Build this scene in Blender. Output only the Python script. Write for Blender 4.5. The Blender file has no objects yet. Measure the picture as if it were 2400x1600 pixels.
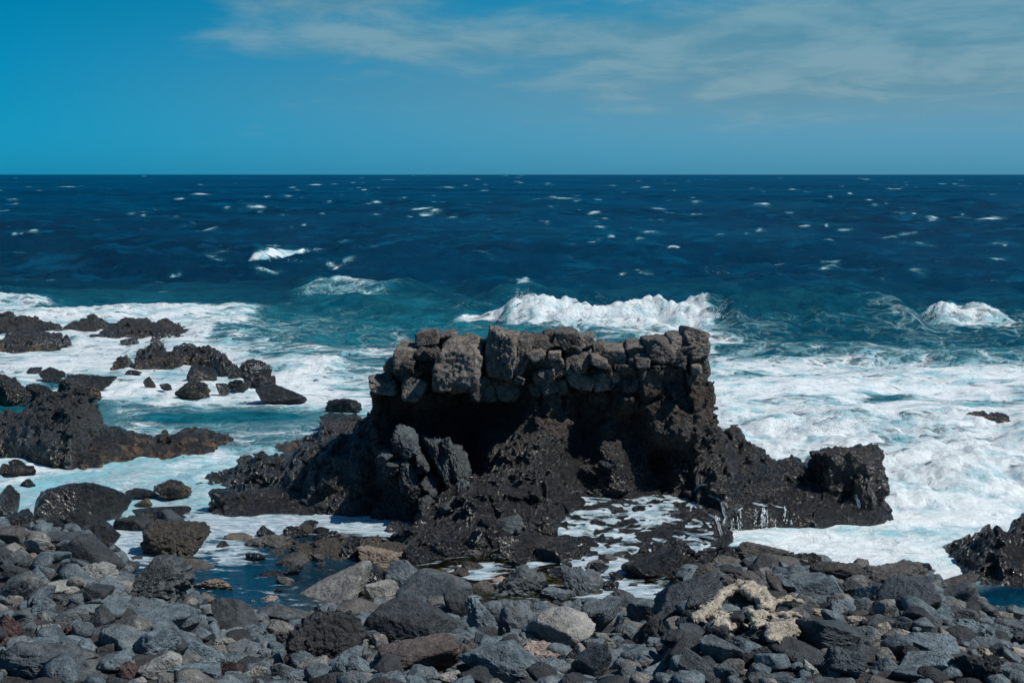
import bpy, math, random, time
import numpy as np
T0 = time.time()
SC = bpy.context.scene
COL = SC.collection
rng = np.random.default_rng(7)
random.seed(7)

# ------------------------------------------------------------------ camera, light, sky
CAM_H = 6.0
FPX = 3333.0                      # focal length in pixels of the 2400 x 1600 photograph
PITCH = math.atan(391.0 / FPX)
cam_d = bpy.data.cameras.new('camera')
cam_d.sensor_width = 36.0
cam_d.lens = 36.0 * FPX / 2400.0
cam_d.clip_start = 0.1
cam_d.clip_end = 90000.0
cam = bpy.data.objects.new('camera', cam_d)
COL.objects.link(cam)
cam.location = (0, 0, CAM_H)
cam.rotation_euler = (math.pi / 2 - PITCH, 0, 0)
SC.camera = cam

SUN = np.array([0.60, -0.20, 0.83]); SUN /= np.linalg.norm(SUN)
sun_el = math.asin(SUN[2]); sun_az = math.atan2(SUN[0], SUN[1])
sd = bpy.data.lights.new('sun', 'SUN')
sd.energy = 4.2
sd.angle = math.radians(0.5)
sd.color = (1.0, 0.95, 0.88)
sun = bpy.data.objects.new('sun', sd)
COL.objects.link(sun)
from mathutils import Vector
sun.rotation_euler = Vector(SUN).to_track_quat('Z', 'Y').to_euler()
sun.location = (20, -10, 40)

SC.view_settings.view_transform = 'Standard'
SC.view_settings.look = 'None'
SC.view_settings.exposure = 0.0
SC.view_settings.gamma = 1.0
SC.view_settings.use_curve_mapping = False
SC.cycles.use_denoising = True
SC.cycles.max_bounces = 6
SC.cycles.diffuse_bounces = 2
SC.cycles.glossy_bounces = 3
SC.cycles.transmission_bounces = 4
SC.cycles.transparent_max_bounces = 8
SC.cycles.sample_clamp_indirect = 4.0


class NT:
    """small helper for node trees"""
    def __init__(s, tree):
        s.t = tree
        tree.nodes.clear()
    def n(s, kind, **kw):
        nd = s.t.nodes.new(kind)
        for k, v in kw.items():
            if k.startswith('i_'):
                key = k[2:]
                key = int(key) if key.isdigit() else key.replace('_', ' ')
                s.put(nd.inputs[key], v)
            else:
                setattr(nd, k, v)
        return nd
    def put(s, sock, v):
        if isinstance(v, bpy.types.NodeSocket):
            s.t.links.new(v, sock)
        else:
            if hasattr(sock.default_value, '__len__') and hasattr(v, '__len__') and len(sock.default_value) == 4 and len(v) == 3:
                v = (*v, 1.0)
            sock.default_value = v
    def math(s, op, a, b=0.0, c=None, clamp=False):
        nd = s.n('ShaderNodeMath', operation=op, use_clamp=clamp)
        s.put(nd.inputs[0], a); s.put(nd.inputs[1], b)
        if c is not None: s.put(nd.inputs[2], c)
        return nd.outputs[0]
    def mix(s, f, a, b, blend='MIX'):
        nd = s.n('ShaderNodeMix', data_type='RGBA', blend_type=blend)
        s.put(nd.inputs[0], f); s.put(nd.inputs[6], a); s.put(nd.inputs[7], b)
        return nd.outputs[2]
    def mixf(s, f, a, b):
        nd = s.n('ShaderNodeMix', data_type='FLOAT')
        s.put(nd.inputs[0], f); s.put(nd.inputs[2], a); s.put(nd.inputs[3], b)
        return nd.outputs[0]
    def step(s, v, a, b, lo=0.0, hi=1.0):
        nd = s.n('ShaderNodeMapRange', interpolation_type='SMOOTHSTEP')
        s.put(nd.inputs[0], v); s.put(nd.inputs[1], a); s.put(nd.inputs[2], b)
        s.put(nd.inputs[3], lo); s.put(nd.inputs[4], hi)
        return nd.outputs[0]
    def noise(s, vec, scale, detail=4.0, rough=0.55, dist=0.0, kind='FBM'):
        nd = s.n('ShaderNodeTexNoise', noise_type=kind, normalize=True)
        s.put(nd.inputs['Vector'], vec)
        nd.inputs['Scale'].default_value = scale
        nd.inputs['Detail'].default_value = detail
        nd.inputs['Roughness'].default_value = rough
        nd.inputs['Distortion'].default_value = dist
        return nd.outputs[0]
    def vor(s, vec, scale, feature='F1', rand=1.0):
        nd = s.n('ShaderNodeTexVoronoi', feature=feature)
        s.put(nd.inputs['Vector'], vec)
        nd.inputs['Scale'].default_value = scale
        nd.inputs['Randomness'].default_value = rand
        return nd.outputs[0]
    def mapping(s, vec, scale=(1, 1, 1), loc=(0, 0, 0), rot=(0, 0, 0)):
        nd = s.n('ShaderNodeMapping')
        s.put(nd.inputs[0], vec)
        nd.inputs[1].default_value = loc; nd.inputs[2].default_value = rot; nd.inputs[3].default_value = scale
        return nd.outputs[0]
    def attr(s, name):
        return s.n('ShaderNodeAttribute', attribute_name=name).outputs['Fac']


w = bpy.data.worlds.new('World')
SC.world = w
w.use_nodes = True
g = NT(w.node_tree)
sky = g.n('ShaderNodeTexSky', sky_type='NISHITA', sun_disc=False, sun_elevation=sun_el,
          sun_rotation=sun_az, altitude=0.0, air_density=1.0, dust_density=0.4, ozone_density=3.0)
tc = g.n('ShaderNodeTexCoord').outputs['Generated']
sep = g.n('ShaderNodeSeparateXYZ'); g.put(sep.inputs[0], tc)
X, Y, Z = sep.outputs
# polarised deep teal sky: tint that eases with height; greyer towards the right
az = g.math('DIVIDE', X, g.math('MAXIMUM', g.math('ABSOLUTE', Y), 0.05))
right = g.step(az, -0.42, 0.30)
def stops(c0, c1, c2):
    return g.mix(g.step(Z, 0.05, 0.125), g.mix(g.step(Z, 0.0, 0.065), c0, c1), c2)
tl = stops((0.025, 0.80, 1.77), (0.005, 0.72, 1.30), (0.0, 0.72, 1.08))
tr = stops((0.245, 0.96, 1.90), (0.50, 0.90, 1.24), (0.12, 0.93, 1.28))
tint = g.mix(right, tl, tr)
tint = g.mix(g.step(Z, 0.15, 0.6), tint, (0.04, 0.60, 0.98))
base = g.mix(1.0, sky.outputs[0], tint, 'MULTIPLY')
# thin broken cloud: sampled on a flat layer high above
inv = g.math('DIVIDE', 1.0, g.math('ADD', g.math('MAXIMUM', Z, 0.0), 0.10))
cv = g.n('ShaderNodeCombineXYZ')
g.put(cv.inputs[0], g.math('MULTIPLY', X, inv)); g.put(cv.inputs[1], g.math('MULTIPLY', g.math('MULTIPLY', Y, inv), 0.60))
n1 = g.noise(g.mapping(cv.outputs[0], (0.8, 1.0, 1), (3.1, 0.4, 0)), 2.8, 9.0, 0.60, 0.30)
n2 = g.noise(g.mapping(cv.outputs[0], (1, 1, 1), (9.3, 4.1, 0)), 0.45, 2.0, 0.5)
nn = g.math('ADD', g.math('MULTIPLY', n1, 0.6), g.math('MULTIPLY', n2, 0.4))
def sblob(cx, cz, rx, rz, amp):
    a = g.math('DIVIDE', g.math('SUBTRACT', az, cx), rx)
    b = g.math('DIVIDE', g.math('SUBTRACT', Z, cz), rz)
    r2 = g.math('ADD', g.math('MULTIPLY', a, a), g.math('MULTIPLY', b, b))
    return g.math('MULTIPLY', g.math('POWER', 2.718, g.math('MULTIPLY', r2, -1.0)), amp)
bl = g.math('ADD', sblob(0.30, 0.098, 0.20, 0.030, 0.46), sblob(-0.06, 0.090, 0.19, 0.015, 0.27))
bl = g.math('ADD', bl, sblob(-0.14, 0.121, 0.09, 0.014, 0.42))
bl = g.math('ADD', bl, sblob(0.24, 0.065, 0.26, 0.032, 0.27))
bl = g.math('ADD', bl, sblob(-0.36, 0.10, 0.15, 0.08, -0.30))
high = g.step(Z, 0.16, 0.4, 0.0, 0.10)
dens = g.step(g.math('ADD', g.math('ADD', nn, bl), high), 0.55, 0.86)
bright = g.mix(g.step(n1, 0.35, 0.65), (1.9, 4.6, 6.0), (3.9, 6.4, 7.4))
col = g.mix(g.math('MULTIPLY', g.math('MULTIPLY', dens, 0.70), g.step(Z, 0.005, 0.05)), base, bright)
bg = g.n('ShaderNodeBackground'); g.put(bg.inputs[0], col); bg.inputs[1].default_value = 0.06
out = g.n('ShaderNodeOutputWorld'); g.put(out.inputs[0], bg.outputs[0])

# ------------------------------------------------------------------ projection helpers
CP, SP = math.cos(PITCH), math.sin(PITCH)
def ray(px, py):
    a = (np.asarray(px, float) - 1200.0) / FPX
    b = (800.0 - np.asarray(py, float)) / FPX
    return a, CP + b * SP, -SP + b * CP          # world direction (x, y, z)
def at(px, py, Yd):
    dx, dy, dz = ray(px, py)
    t = Yd / dy
    return dx * t, Yd + 0 * t, CAM_H + dz * t
def on_z(px, py, z=0.0):
    dx, dy, dz = ray(px, py)
    t = (z - CAM_H) / dz
    return dx * t, dy * t
def proj(x, y, z):
    dz = z - CAM_H
    f = y * CP - dz * SP
    u = y * SP + dz * CP
    return 1200 + FPX * x / f, 800 - FPX * u / f
def yrow(row, z=0.0):
    return float(on_z(1200, row, z)[1])

# ------------------------------------------------------------------ noise
_p = np.random.default_rng(11).permutation(256).astype(np.int32)
PERM = np.concatenate([_p, _p, _p])
_g = np.random.default_rng(5).normal(size=(256, 3)); _g /= np.linalg.norm(_g, axis=1)[:, None]
GRAD = _g.astype(np.float32)
def perlin(P):
    P = np.asarray(P, np.float32)
    I = np.floor(P); F = P - I; I = I.astype(np.int32) & 255
    u = F * F * F * (F * (F * 6 - 15) + 10)
    x, y, z = I[:, 0], I[:, 1], I[:, 2]
    fx, fy, fz = F[:, 0], F[:, 1], F[:, 2]
    res = None
    A = PERM[x]; B = PERM[x + 1]
    AA = PERM[A + y]; AB = PERM[A + y + 1]; BA = PERM[B + y]; BB = PERM[B + y + 1]
    def gd(h, a, b, c):
        G = GRAD[h]
        return G[:, 0] * a + G[:, 1] * b + G[:, 2] * c
    n000 = gd(PERM[AA + z], fx, fy, fz); n100 = gd(PERM[BA + z], fx - 1, fy, fz)
    n010 = gd(PERM[AB + z], fx, fy - 1, fz); n110 = gd(PERM[BB + z], fx - 1, fy - 1, fz)
    n001 = gd(PERM[AA + z + 1], fx, fy, fz - 1); n101 = gd(PERM[BA + z + 1], fx - 1, fy, fz - 1)
    n011 = gd(PERM[AB + z + 1], fx, fy - 1, fz - 1); n111 = gd(PERM[BB + z + 1], fx - 1, fy - 1, fz - 1)
    ux, uy, uz = u[:, 0], u[:, 1], u[:, 2]
    a = n000 + ux * (n100 - n000); b = n010 + ux * (n110 - n010)
    c = n001 + ux * (n101 - n001); d = n011 + ux * (n111 - n011)
    a = a + uy * (b - a); c = c + uy * (d - c)
    return (a + uz * (c - a)) * 1.6
ROT = np.array([[0.36, 0.48, -0.8], [-0.8, 0.6, 0.0], [0.48, 0.64, 0.6]], np.float32)
def fbm(P, freq, octs, gain=0.5, mode='n', seed=0.0):
    Q = np.asarray(P, np.float32) * freq + np.float32(seed * 17.31 + 3.7)
    s = np.zeros(len(Q), np.float32); a = 1.0; tot = 0
    for k in range(octs):
        v = perlin(Q)
        if mode == 'b': v = np.abs(v) * 2 - 0.6
        elif mode == 'r': v = 0.6 - np.abs(v) * 2
        s += a * v; tot += a; a *= gain
        Q = (Q @ ROT.T) * 2.03 + 1.7
    return s / tot
def sstep(a, b, x):
    t = np.clip((x - a) / (b - a), 0, 1)
    return t * t * (3 - 2 * t)
def gauss(x, s): return np.exp(-(x / s) ** 2)

# ------------------------------------------------------------------ mesh helpers
def mesh_from(name, verts, faces, mat=None, smooth=True, attrs=None):
    """verts (n,3), faces (m,k) array"""
    verts = np.asarray(verts, np.float32); faces = np.asarray(faces, np.int32)
    me = bpy.data.meshes.new(name)
    n, (m, k) = len(verts), faces.shape
    me.vertices.add(n); me.vertices.foreach_set('co', verts.ravel())
    me.loops.add(m * k); me.loops.foreach_set('vertex_index', faces.ravel())
    me.polygons.add(m)
    me.polygons.foreach_set('loop_start', np.arange(0, m * k, k, dtype=np.int32))
    me.polygons.foreach_set('loop_total', np.full(m, k, np.int32))
    me.polygons.foreach_set('use_smooth', np.full(m, smooth, bool))
    if attrs:
        for an, av in attrs.items():
            at_ = me.attributes.new(an, 'FLOAT', 'POINT')
            at_.data.foreach_set('value', np.asarray(av, np.float32))
    me.update(calc_edges=True)
    if mat: me.materials.append(mat)
    return me
def link(name, data, parent=None, loc=(0, 0, 0)):
    o = bpy.data.objects.new(name, data); COL.objects.link(o)
    o.location = loc
    if parent is not None: o.parent = parent
    return o
def tag(o, label=None, cat=None, group=None, kind=None):
    if label: o['label'] = label
    if cat: o['category'] = cat
    if group: o['group'] = group
    if kind: o['kind'] = kind
    return o

def surface_nets(F, org, h):
    S = F < 0
    nx, ny, nz = F.shape
    c = np.zeros((nx - 1, ny - 1, nz - 1), np.int8)
    for i in (0, 1):
        for j in (0, 1):
            for k in (0, 1):
                c += S[i:nx - 1 + i, j:ny - 1 + j, k:nz - 1 + k]
    act = (c > 0) & (c < 8)
    idx = np.full(act.shape, -1, np.int32)
    I = np.argwhere(act)
    idx[act] = np.arange(len(I))
    cor = {}
    for i in (0, 1):
        for j in (0, 1):
            for k in (0, 1):
                cor[i, j, k] = F[I[:, 0] + i, I[:, 1] + j, I[:, 2] + k]
    acc = np.zeros((len(I), 3), np.float32); cnt = np.zeros(len(I), np.float32)
    for a in cor:
        for ax in range(3):
            if a[ax] == 0:
                b = list(a); b[ax] = 1; b = tuple(b)
                fa, fb = cor[a], cor[b]
                m = (fa < 0) != (fb < 0)
                t = np.where(m, fa / np.where(m, fa - fb, 1), 0)
                p = np.tile(np.array(a, np.float32), (len(I), 1)); p[:, ax] = t
                acc += p * m[:, None]; cnt += m
    V = (I + acc / cnt[:, None]) * h + org
    Q = []
    for ax in range(3):
        o1, o2 = (ax + 1) % 3, (ax + 2) % 3
        sl = [slice(None)] * 3; sl2 = [slice(None)] * 3
        sl[ax] = slice(0, -1); sl2[ax] = slice(1, None)
        A, B = S[tuple(sl)], S[tuple(sl2)]
        E = np.argwhere(A != B)
        ok = (E[:, o1] > 0) & (E[:, o2] > 0) & (E[:, o1] < act.shape[o1]) & (E[:, o2] < act.shape[o2])
        E = E[ok]
        ins = A[E[:, 0], E[:, 1], E[:, 2]]
        def g_(d1, d2):
            K = E.copy(); K[:, o1] -= d1; K[:, o2] -= d2
            return idx[K[:, 0], K[:, 1], K[:, 2]]
        q = np.stack([g_(1, 1), g_(0, 1), g_(0, 0), g_(1, 0)], 1)
        q[~ins] = q[~ins][:, ::-1]
        Q.append(q)
    Q = np.concatenate(Q)
    Q = Q[(Q >= 0).all(1)]
    return V, Q

def up2(A):
    for ax in range(3):
        A = np.moveaxis(A, ax, 0)
        B = np.empty((A.shape[0] * 2 - 1,) + A.shape[1:], np.float32)
        B[::2] = A; B[1::2] = 0.5 * (A[1:] + A[:-1])
        A = np.moveaxis(B, 0, ax)
    return A

def sdf_mesh(fun, fine, lo, hi, h, band=0.22):
    """fun: macro field on grid of spacing 2h; fine(P, f): detail added near the surface"""
    lo = np.array(lo, float); hi = np.array(hi, float)
    n = np.ceil((hi - lo) / (2 * h)).astype(int) + 1
    ax = [lo[i] + np.arange(n[i]) * 2 * h for i in range(3)]
    G = np.meshgrid(*ax, indexing='ij')
    P = np.stack([q.ravel() for q in G], 1).astype(np.float32)
    F = fun(P).astype(np.float32).reshape(n)
    F = up2(F)
    m = np.abs(F) < band
    I = np.argwhere(m)
    Pf = (I * h + lo).astype(np.float32)
    F[m] += fine(Pf, F[m])
    for a in range(3):                      # close at the box walls
        s = [slice(None)] * 3
        for e in (0, -1):
            s[a] = e; F[tuple(s)] = np.maximum(F[tuple(s)], 0.01)
    return surface_nets(F, lo, h)
def smin(a, b, k):
    h = np.clip(0.5 + 0.5 * (b - a) / k, 0, 1)
    return b + (a - b) * h - k * h * (1 - h)
def smax(a, b, k): return -smin(-a, -b, k)
def interp_px(pts):
    """polyline in 2352-wide viewer pixels -> function of photo px"""
    a = np.array(pts, float) * 2400 / 2352
    return lambda px: np.interp(px, a[:, 0], a[:, 1])

# ------------------------------------------------------------------ materials
def new_mat(name):
    m = bpy.data.materials.new(name); m.use_nodes = True
    t = NT(m.node_tree)
    o = t.n('ShaderNodeOutputMaterial')
    return m, t, o
def principled(t, o, col, rough, normal=None, spec=0.5, **kw):
    p = t.n('ShaderNodeBsdfPrincipled')
    t.put(p.inputs['Base Color'], col); t.put(p.inputs['Roughness'], rough)
    t.put(p.inputs['Specular IOR Level'], spec)
    for k, v in kw.items(): t.put(p.inputs[k.replace('_', ' ')], v)
    if normal is not None: t.put(p.inputs['Normal'], normal)
    t.put(o.inputs[0], p.outputs[0])
    return p
def bump(t, h, dist, strength=1.0, normal=None):
    b = t.n('ShaderNodeBump'); t.put(b.inputs['Height'], h)
    b.inputs['Distance'].default_value = dist; b.inputs['Strength'].default_value = strength
    if normal is not None: t.put(b.inputs['Normal'], normal)
    return b.outputs[0]

def stone_mat(name, c1, c2, pits=0.5, crack=0.003, rough=0.85, bstr=1.0, patch=None, patch_amt=0.0, wetline=True, layers=False):
    """dry weathered basalt: two greys in patches, fine grain, gas-bubble pits"""
    m, t, o = new_mat(name)
    tcn = t.n('ShaderNodeTexCoord'); ob = tcn.outputs['Object']
    oi = t.n('ShaderNodeObjectInfo')
    off = t.n('ShaderNodeVectorMath', operation='MULTIPLY'); t.put(off.inputs[0], oi.outputs['Location']); off.inputs[1].default_value = (7.3, 5.1, 9.7)
    ad = t.n('ShaderNodeVectorMath', operation='ADD'); t.put(ad.inputs[0], ob); t.put(ad.inputs[1], off.outputs[0])
    v = ad.outputs[0]
    # size-independent texture: object coords are scaled per object, so undo with world position
    geo = t.n('ShaderNodeNewGeometry')
    wv = geo.outputs['Position']
    big = t.noise(wv, 3.0, 4.0, 0.6)
    mid = t.noise(wv, 11.0, 5.0, 0.65)
    fin = t.noise(wv, 60.0, 3.0, 0.7)
    f = t.step(t.math('ADD', t.math('MULTIPLY', big, 0.45), t.math('MULTIPLY', mid, 0.55)), 0.36, 0.64)
    col = t.mix(f, c1, c2)
    rnd = oi.outputs['Random']
    val = t.math('ADD', t.math('MULTIPLY', rnd, 0.75), 0.62)
    hsv = t.n('ShaderNodeHueSaturation'); t.put(hsv.inputs['Color'], col); t.put(hsv.inputs['Value'], val)
    t.put(hsv.inputs['Saturation'], t.math('ADD', t.math('MULTIPLY', rnd, 0.5), 0.75))
    col = hsv.outputs[0]
    if patch:
        pf = t.math('MULTIPLY', t.step(t.noise(wv, 4.5, 5.0, 0.6, 0.4), 0.52, 0.66), patch_amt)
        col = t.mix(pf, col, patch)
    sp = t.step(fin, 0.35, 0.7, 0.72, 1.28)
    mm = t.n('ShaderNodeVectorMath', operation='SCALE'); t.put(mm.inputs[0], col); t.put(mm.inputs[3], sp); col = mm.outputs[0]
    pv = t.vor(wv, 26.0); pit = t.step(pv, 0.12, 0.34)
    pm = t.step(t.noise(wv, 5.0, 2.0), 0.45, 0.6)
    pit = t.mixf(t.math('MULTIPLY', pm, pits), 1.0, pit)
    h = t.math('ADD', t.math('MULTIPLY', mid, 0.05), t.math('MULTIPLY', fin, 0.010))
    h = t.math('ADD', h, t.math('MULTIPLY', pit, 0.022))
    if layers:
        lv = t.noise(t.mapping(v, (1.2, 1.2, 16.0)), 1.6, 4.0, 0.6)
        h = t.math('ADD', h, t.math('MULTIPLY', lv, 0.06))
    cr = t.vor(t.mapping(wv, (1, 1, 1.5)), 3.1, 'DISTANCE_TO_EDGE'); crk = t.step(cr, 0.0, 0.035)
    h = t.math('ADD', h, t.math('MULTIPLY', crk, crack))
    nb = bump(t, h, bstr)
    principled(t, o, col, rough, nb, 0.35)
    return m

M = {}
M['grey'] = stone_mat('grey_basalt', (0.048, 0.063, 0.074), (0.145, 0.178, 0.195), 0.8, patch=(0.20, 0.19, 0.175), patch_amt=0.35)
M['dark'] = stone_mat('dark_basalt', (0.024, 0.029, 0.034), (0.062, 0.072, 0.08), 0.6, rough=0.75)
M['pale'] = stone_mat('pale_basalt', (0.13, 0.135, 0.13), (0.27, 0.27, 0.255), 0.7, patch=(0.38, 0.36, 0.33), patch_amt=0.5)
M['brown'] = stone_mat('brown_basalt', (0.050, 0.047, 0.046), (0.112, 0.105, 0.101), 0.6, layers=False)
M['layer'] = stone_mat('layered_basalt', (0.052, 0.043, 0.040), (0.115, 0.098, 0.090), 0.2, layers=True)
M['red'] = stone_mat('red_scoria', (0.045, 0.030, 0.031), (0.085, 0.058, 0.057), 1.0)
M['tan'] = stone_mat('tan_basalt', (0.105, 0.086, 0.068), (0.22, 0.185, 0.15), 0.3)
M['pink'] = stone_mat('pink_basalt', (0.16, 0.13, 0.12), (0.32, 0.26, 0.23), 0.4)
M['cream'] = stone_mat('cream_crust', (0.22, 0.195, 0.155), (0.46, 0.41, 0.335), 1.0, rough=0.95)
M['cap'] = stone_mat('cap_basalt', (0.066, 0.061, 0.056), (0.20, 0.182, 0.165), 0.25, crack=0.025, patch=(0.20, 0.15, 0.09), patch_amt=0.35)

def lava_mat(name, dry1, dry2, wet=(0.007, 0.0085, 0.010), wet_z=(0.8, 1.8), stain=None, stain_z=0.5, sparkle=0.8, rough_wet=0.25, cap_z=None):
    """crumbly lava: dry and brown up high, black and wet below the splash line"""
    m, t, o = new_mat(name)
    geo = t.n('ShaderNodeNewGeometry'); wv = geo.outputs['Position']
    sp = t.n('ShaderNodeSeparateXYZ'); t.put(sp.inputs[0], wv); z = sp.outputs[2]
    a = t.noise(wv, 2.2, 5.0, 0.62); b = t.noise(wv, 9.0, 6.0, 0.7); c = t.noise(wv, 45.0, 3.0, 0.7)
    wl = t.step(t.math('ADD', z, t.math('MULTIPLY', t.math('SUBTRACT', a, 0.5), 2.2)), wet_z[0], wet_z[1])
    dry = t.mix(t.step(t.math('ADD', t.math('MULTIPLY', b, 0.6), t.math('MULTIPLY', a, 0.4)), 0.38, 0.62), dry1, dry2)
    wetc = t.mix(t.step(b, 0.42, 0.68), wet, tuple(x * 2.6 + 0.006 for x in wet))
    col = t.mix(wl, wetc, dry)
    if stain:
        sf = t.math('MULTIPLY', t.step(t.noise(wv, 3.6, 5.0, 0.7, 0.5), 0.48, 0.62), t.step(t.math('ADD', z, t.math('MULTIPLY', b, 0.3)), stain_z + 0.25, stain_z - 0.05))
        col = t.mix(sf, col, t.mix(t.step(c, 0.4, 0.6), stain, tuple(x * 0.35 for x in stain)))
    # barnacle and salt flecks, their pale colour also painting the wet rock's sparkle
    fl = t.math('MAXIMUM', t.step(t.vor(wv, 30.0), 0.26, 0.12), t.step(t.vor(wv, 15.0), 0.16, 0.07))
    flm = t.math('MULTIPLY', fl, t.step(t.noise(wv, 1.9, 4.0, 0.7), 0.44, 0.58))
    col = t.mix(t.math('MULTIPLY', flm, 0.75 * sparkle), col, (0.20, 0.18, 0.155))
    spk = t.step(t.noise(wv, 24.0, 3.0, 0.85), 0.50, 0.62)
    col = t.mix(t.math('MULTIPLY', spk, t.mixf(wl, 0.75, 0.35)), col, t.mix(wl, (0.060, 0.060, 0.058), (0.13, 0.105, 0.09)))
    ro = t.mixf(wl, rough_wet, 0.85)
    lump = t.vor(wv, 14.0); lump2 = t.vor(wv, 31.0)
    h = t.math('ADD', t.math('MULTIPLY', b, 0.16), t.math('MULTIPLY', c, 0.035))
    h = t.math('SUBTRACT', h, t.math('MULTIPLY', lump, 0.07))
    h = t.math('SUBTRACT', h, t.math('MULTIPLY', lump2, 0.028))
    if cap_z:
        cm = t.step(t.math('ADD', z, t.math('MULTIPLY', t.math('SUBTRACT', a, 0.5), 2.0)), cap_z - 0.2, cap_z + 0.2)
        col = t.mix(cm, col, t.mix(t.step(b, 0.4, 0.6), (0.055, 0.050, 0.047), (0.14, 0.128, 0.115)))
    nb = bump(t, h, 1.0)
    principled(t, o, col, ro, nb, t.mixf(wl, 1.0, 0.35))
    return m
M['body'] = lava_mat('crumbly_lava', (0.024, 0.017, 0.014), (0.115, 0.088, 0.072), wet_z=(0.9, 2.1), cap_z=2.25)
M['wet'] = lava_mat('wet_lava', (0.020, 0.020, 0.021), (0.050, 0.049, 0.047), wet_z=(0.6, 2.2))
M['reef'] = lava_mat('reef_lava', (0.024, 0.028, 0.031), (0.060, 0.067, 0.073), wet_z=(0.3, 1.2), stain=(0.30, 0.19, 0.085), stain_z=0.34)
M['algae'] = lava_mat('algae_lava', (0.05, 0.040, 0.026), (0.10, 0.08, 0.05), wet=(0.035, 0.026, 0.014), wet_z=(0.6, 1.5), rough_wet=0.5)
M['lobe'] = stone_mat('lobe_basalt', (0.030, 0.035, 0.040), (0.10, 0.115, 0.12), 0.1, crack=0.02)
M['wetstone'] = lava_mat('wet_stone', (0.03, 0.034, 0.038), (0.07, 0.076, 0.08), wet=(0.010, 0.012, 0.014), wet_z=(0.9, 1.6), rough_wet=0.22, sparkle=0.2)
M['sand'] = stone_mat('gravel_ground', (0.020, 0.022, 0.024), (0.055, 0.055, 0.055), 1.0)

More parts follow.
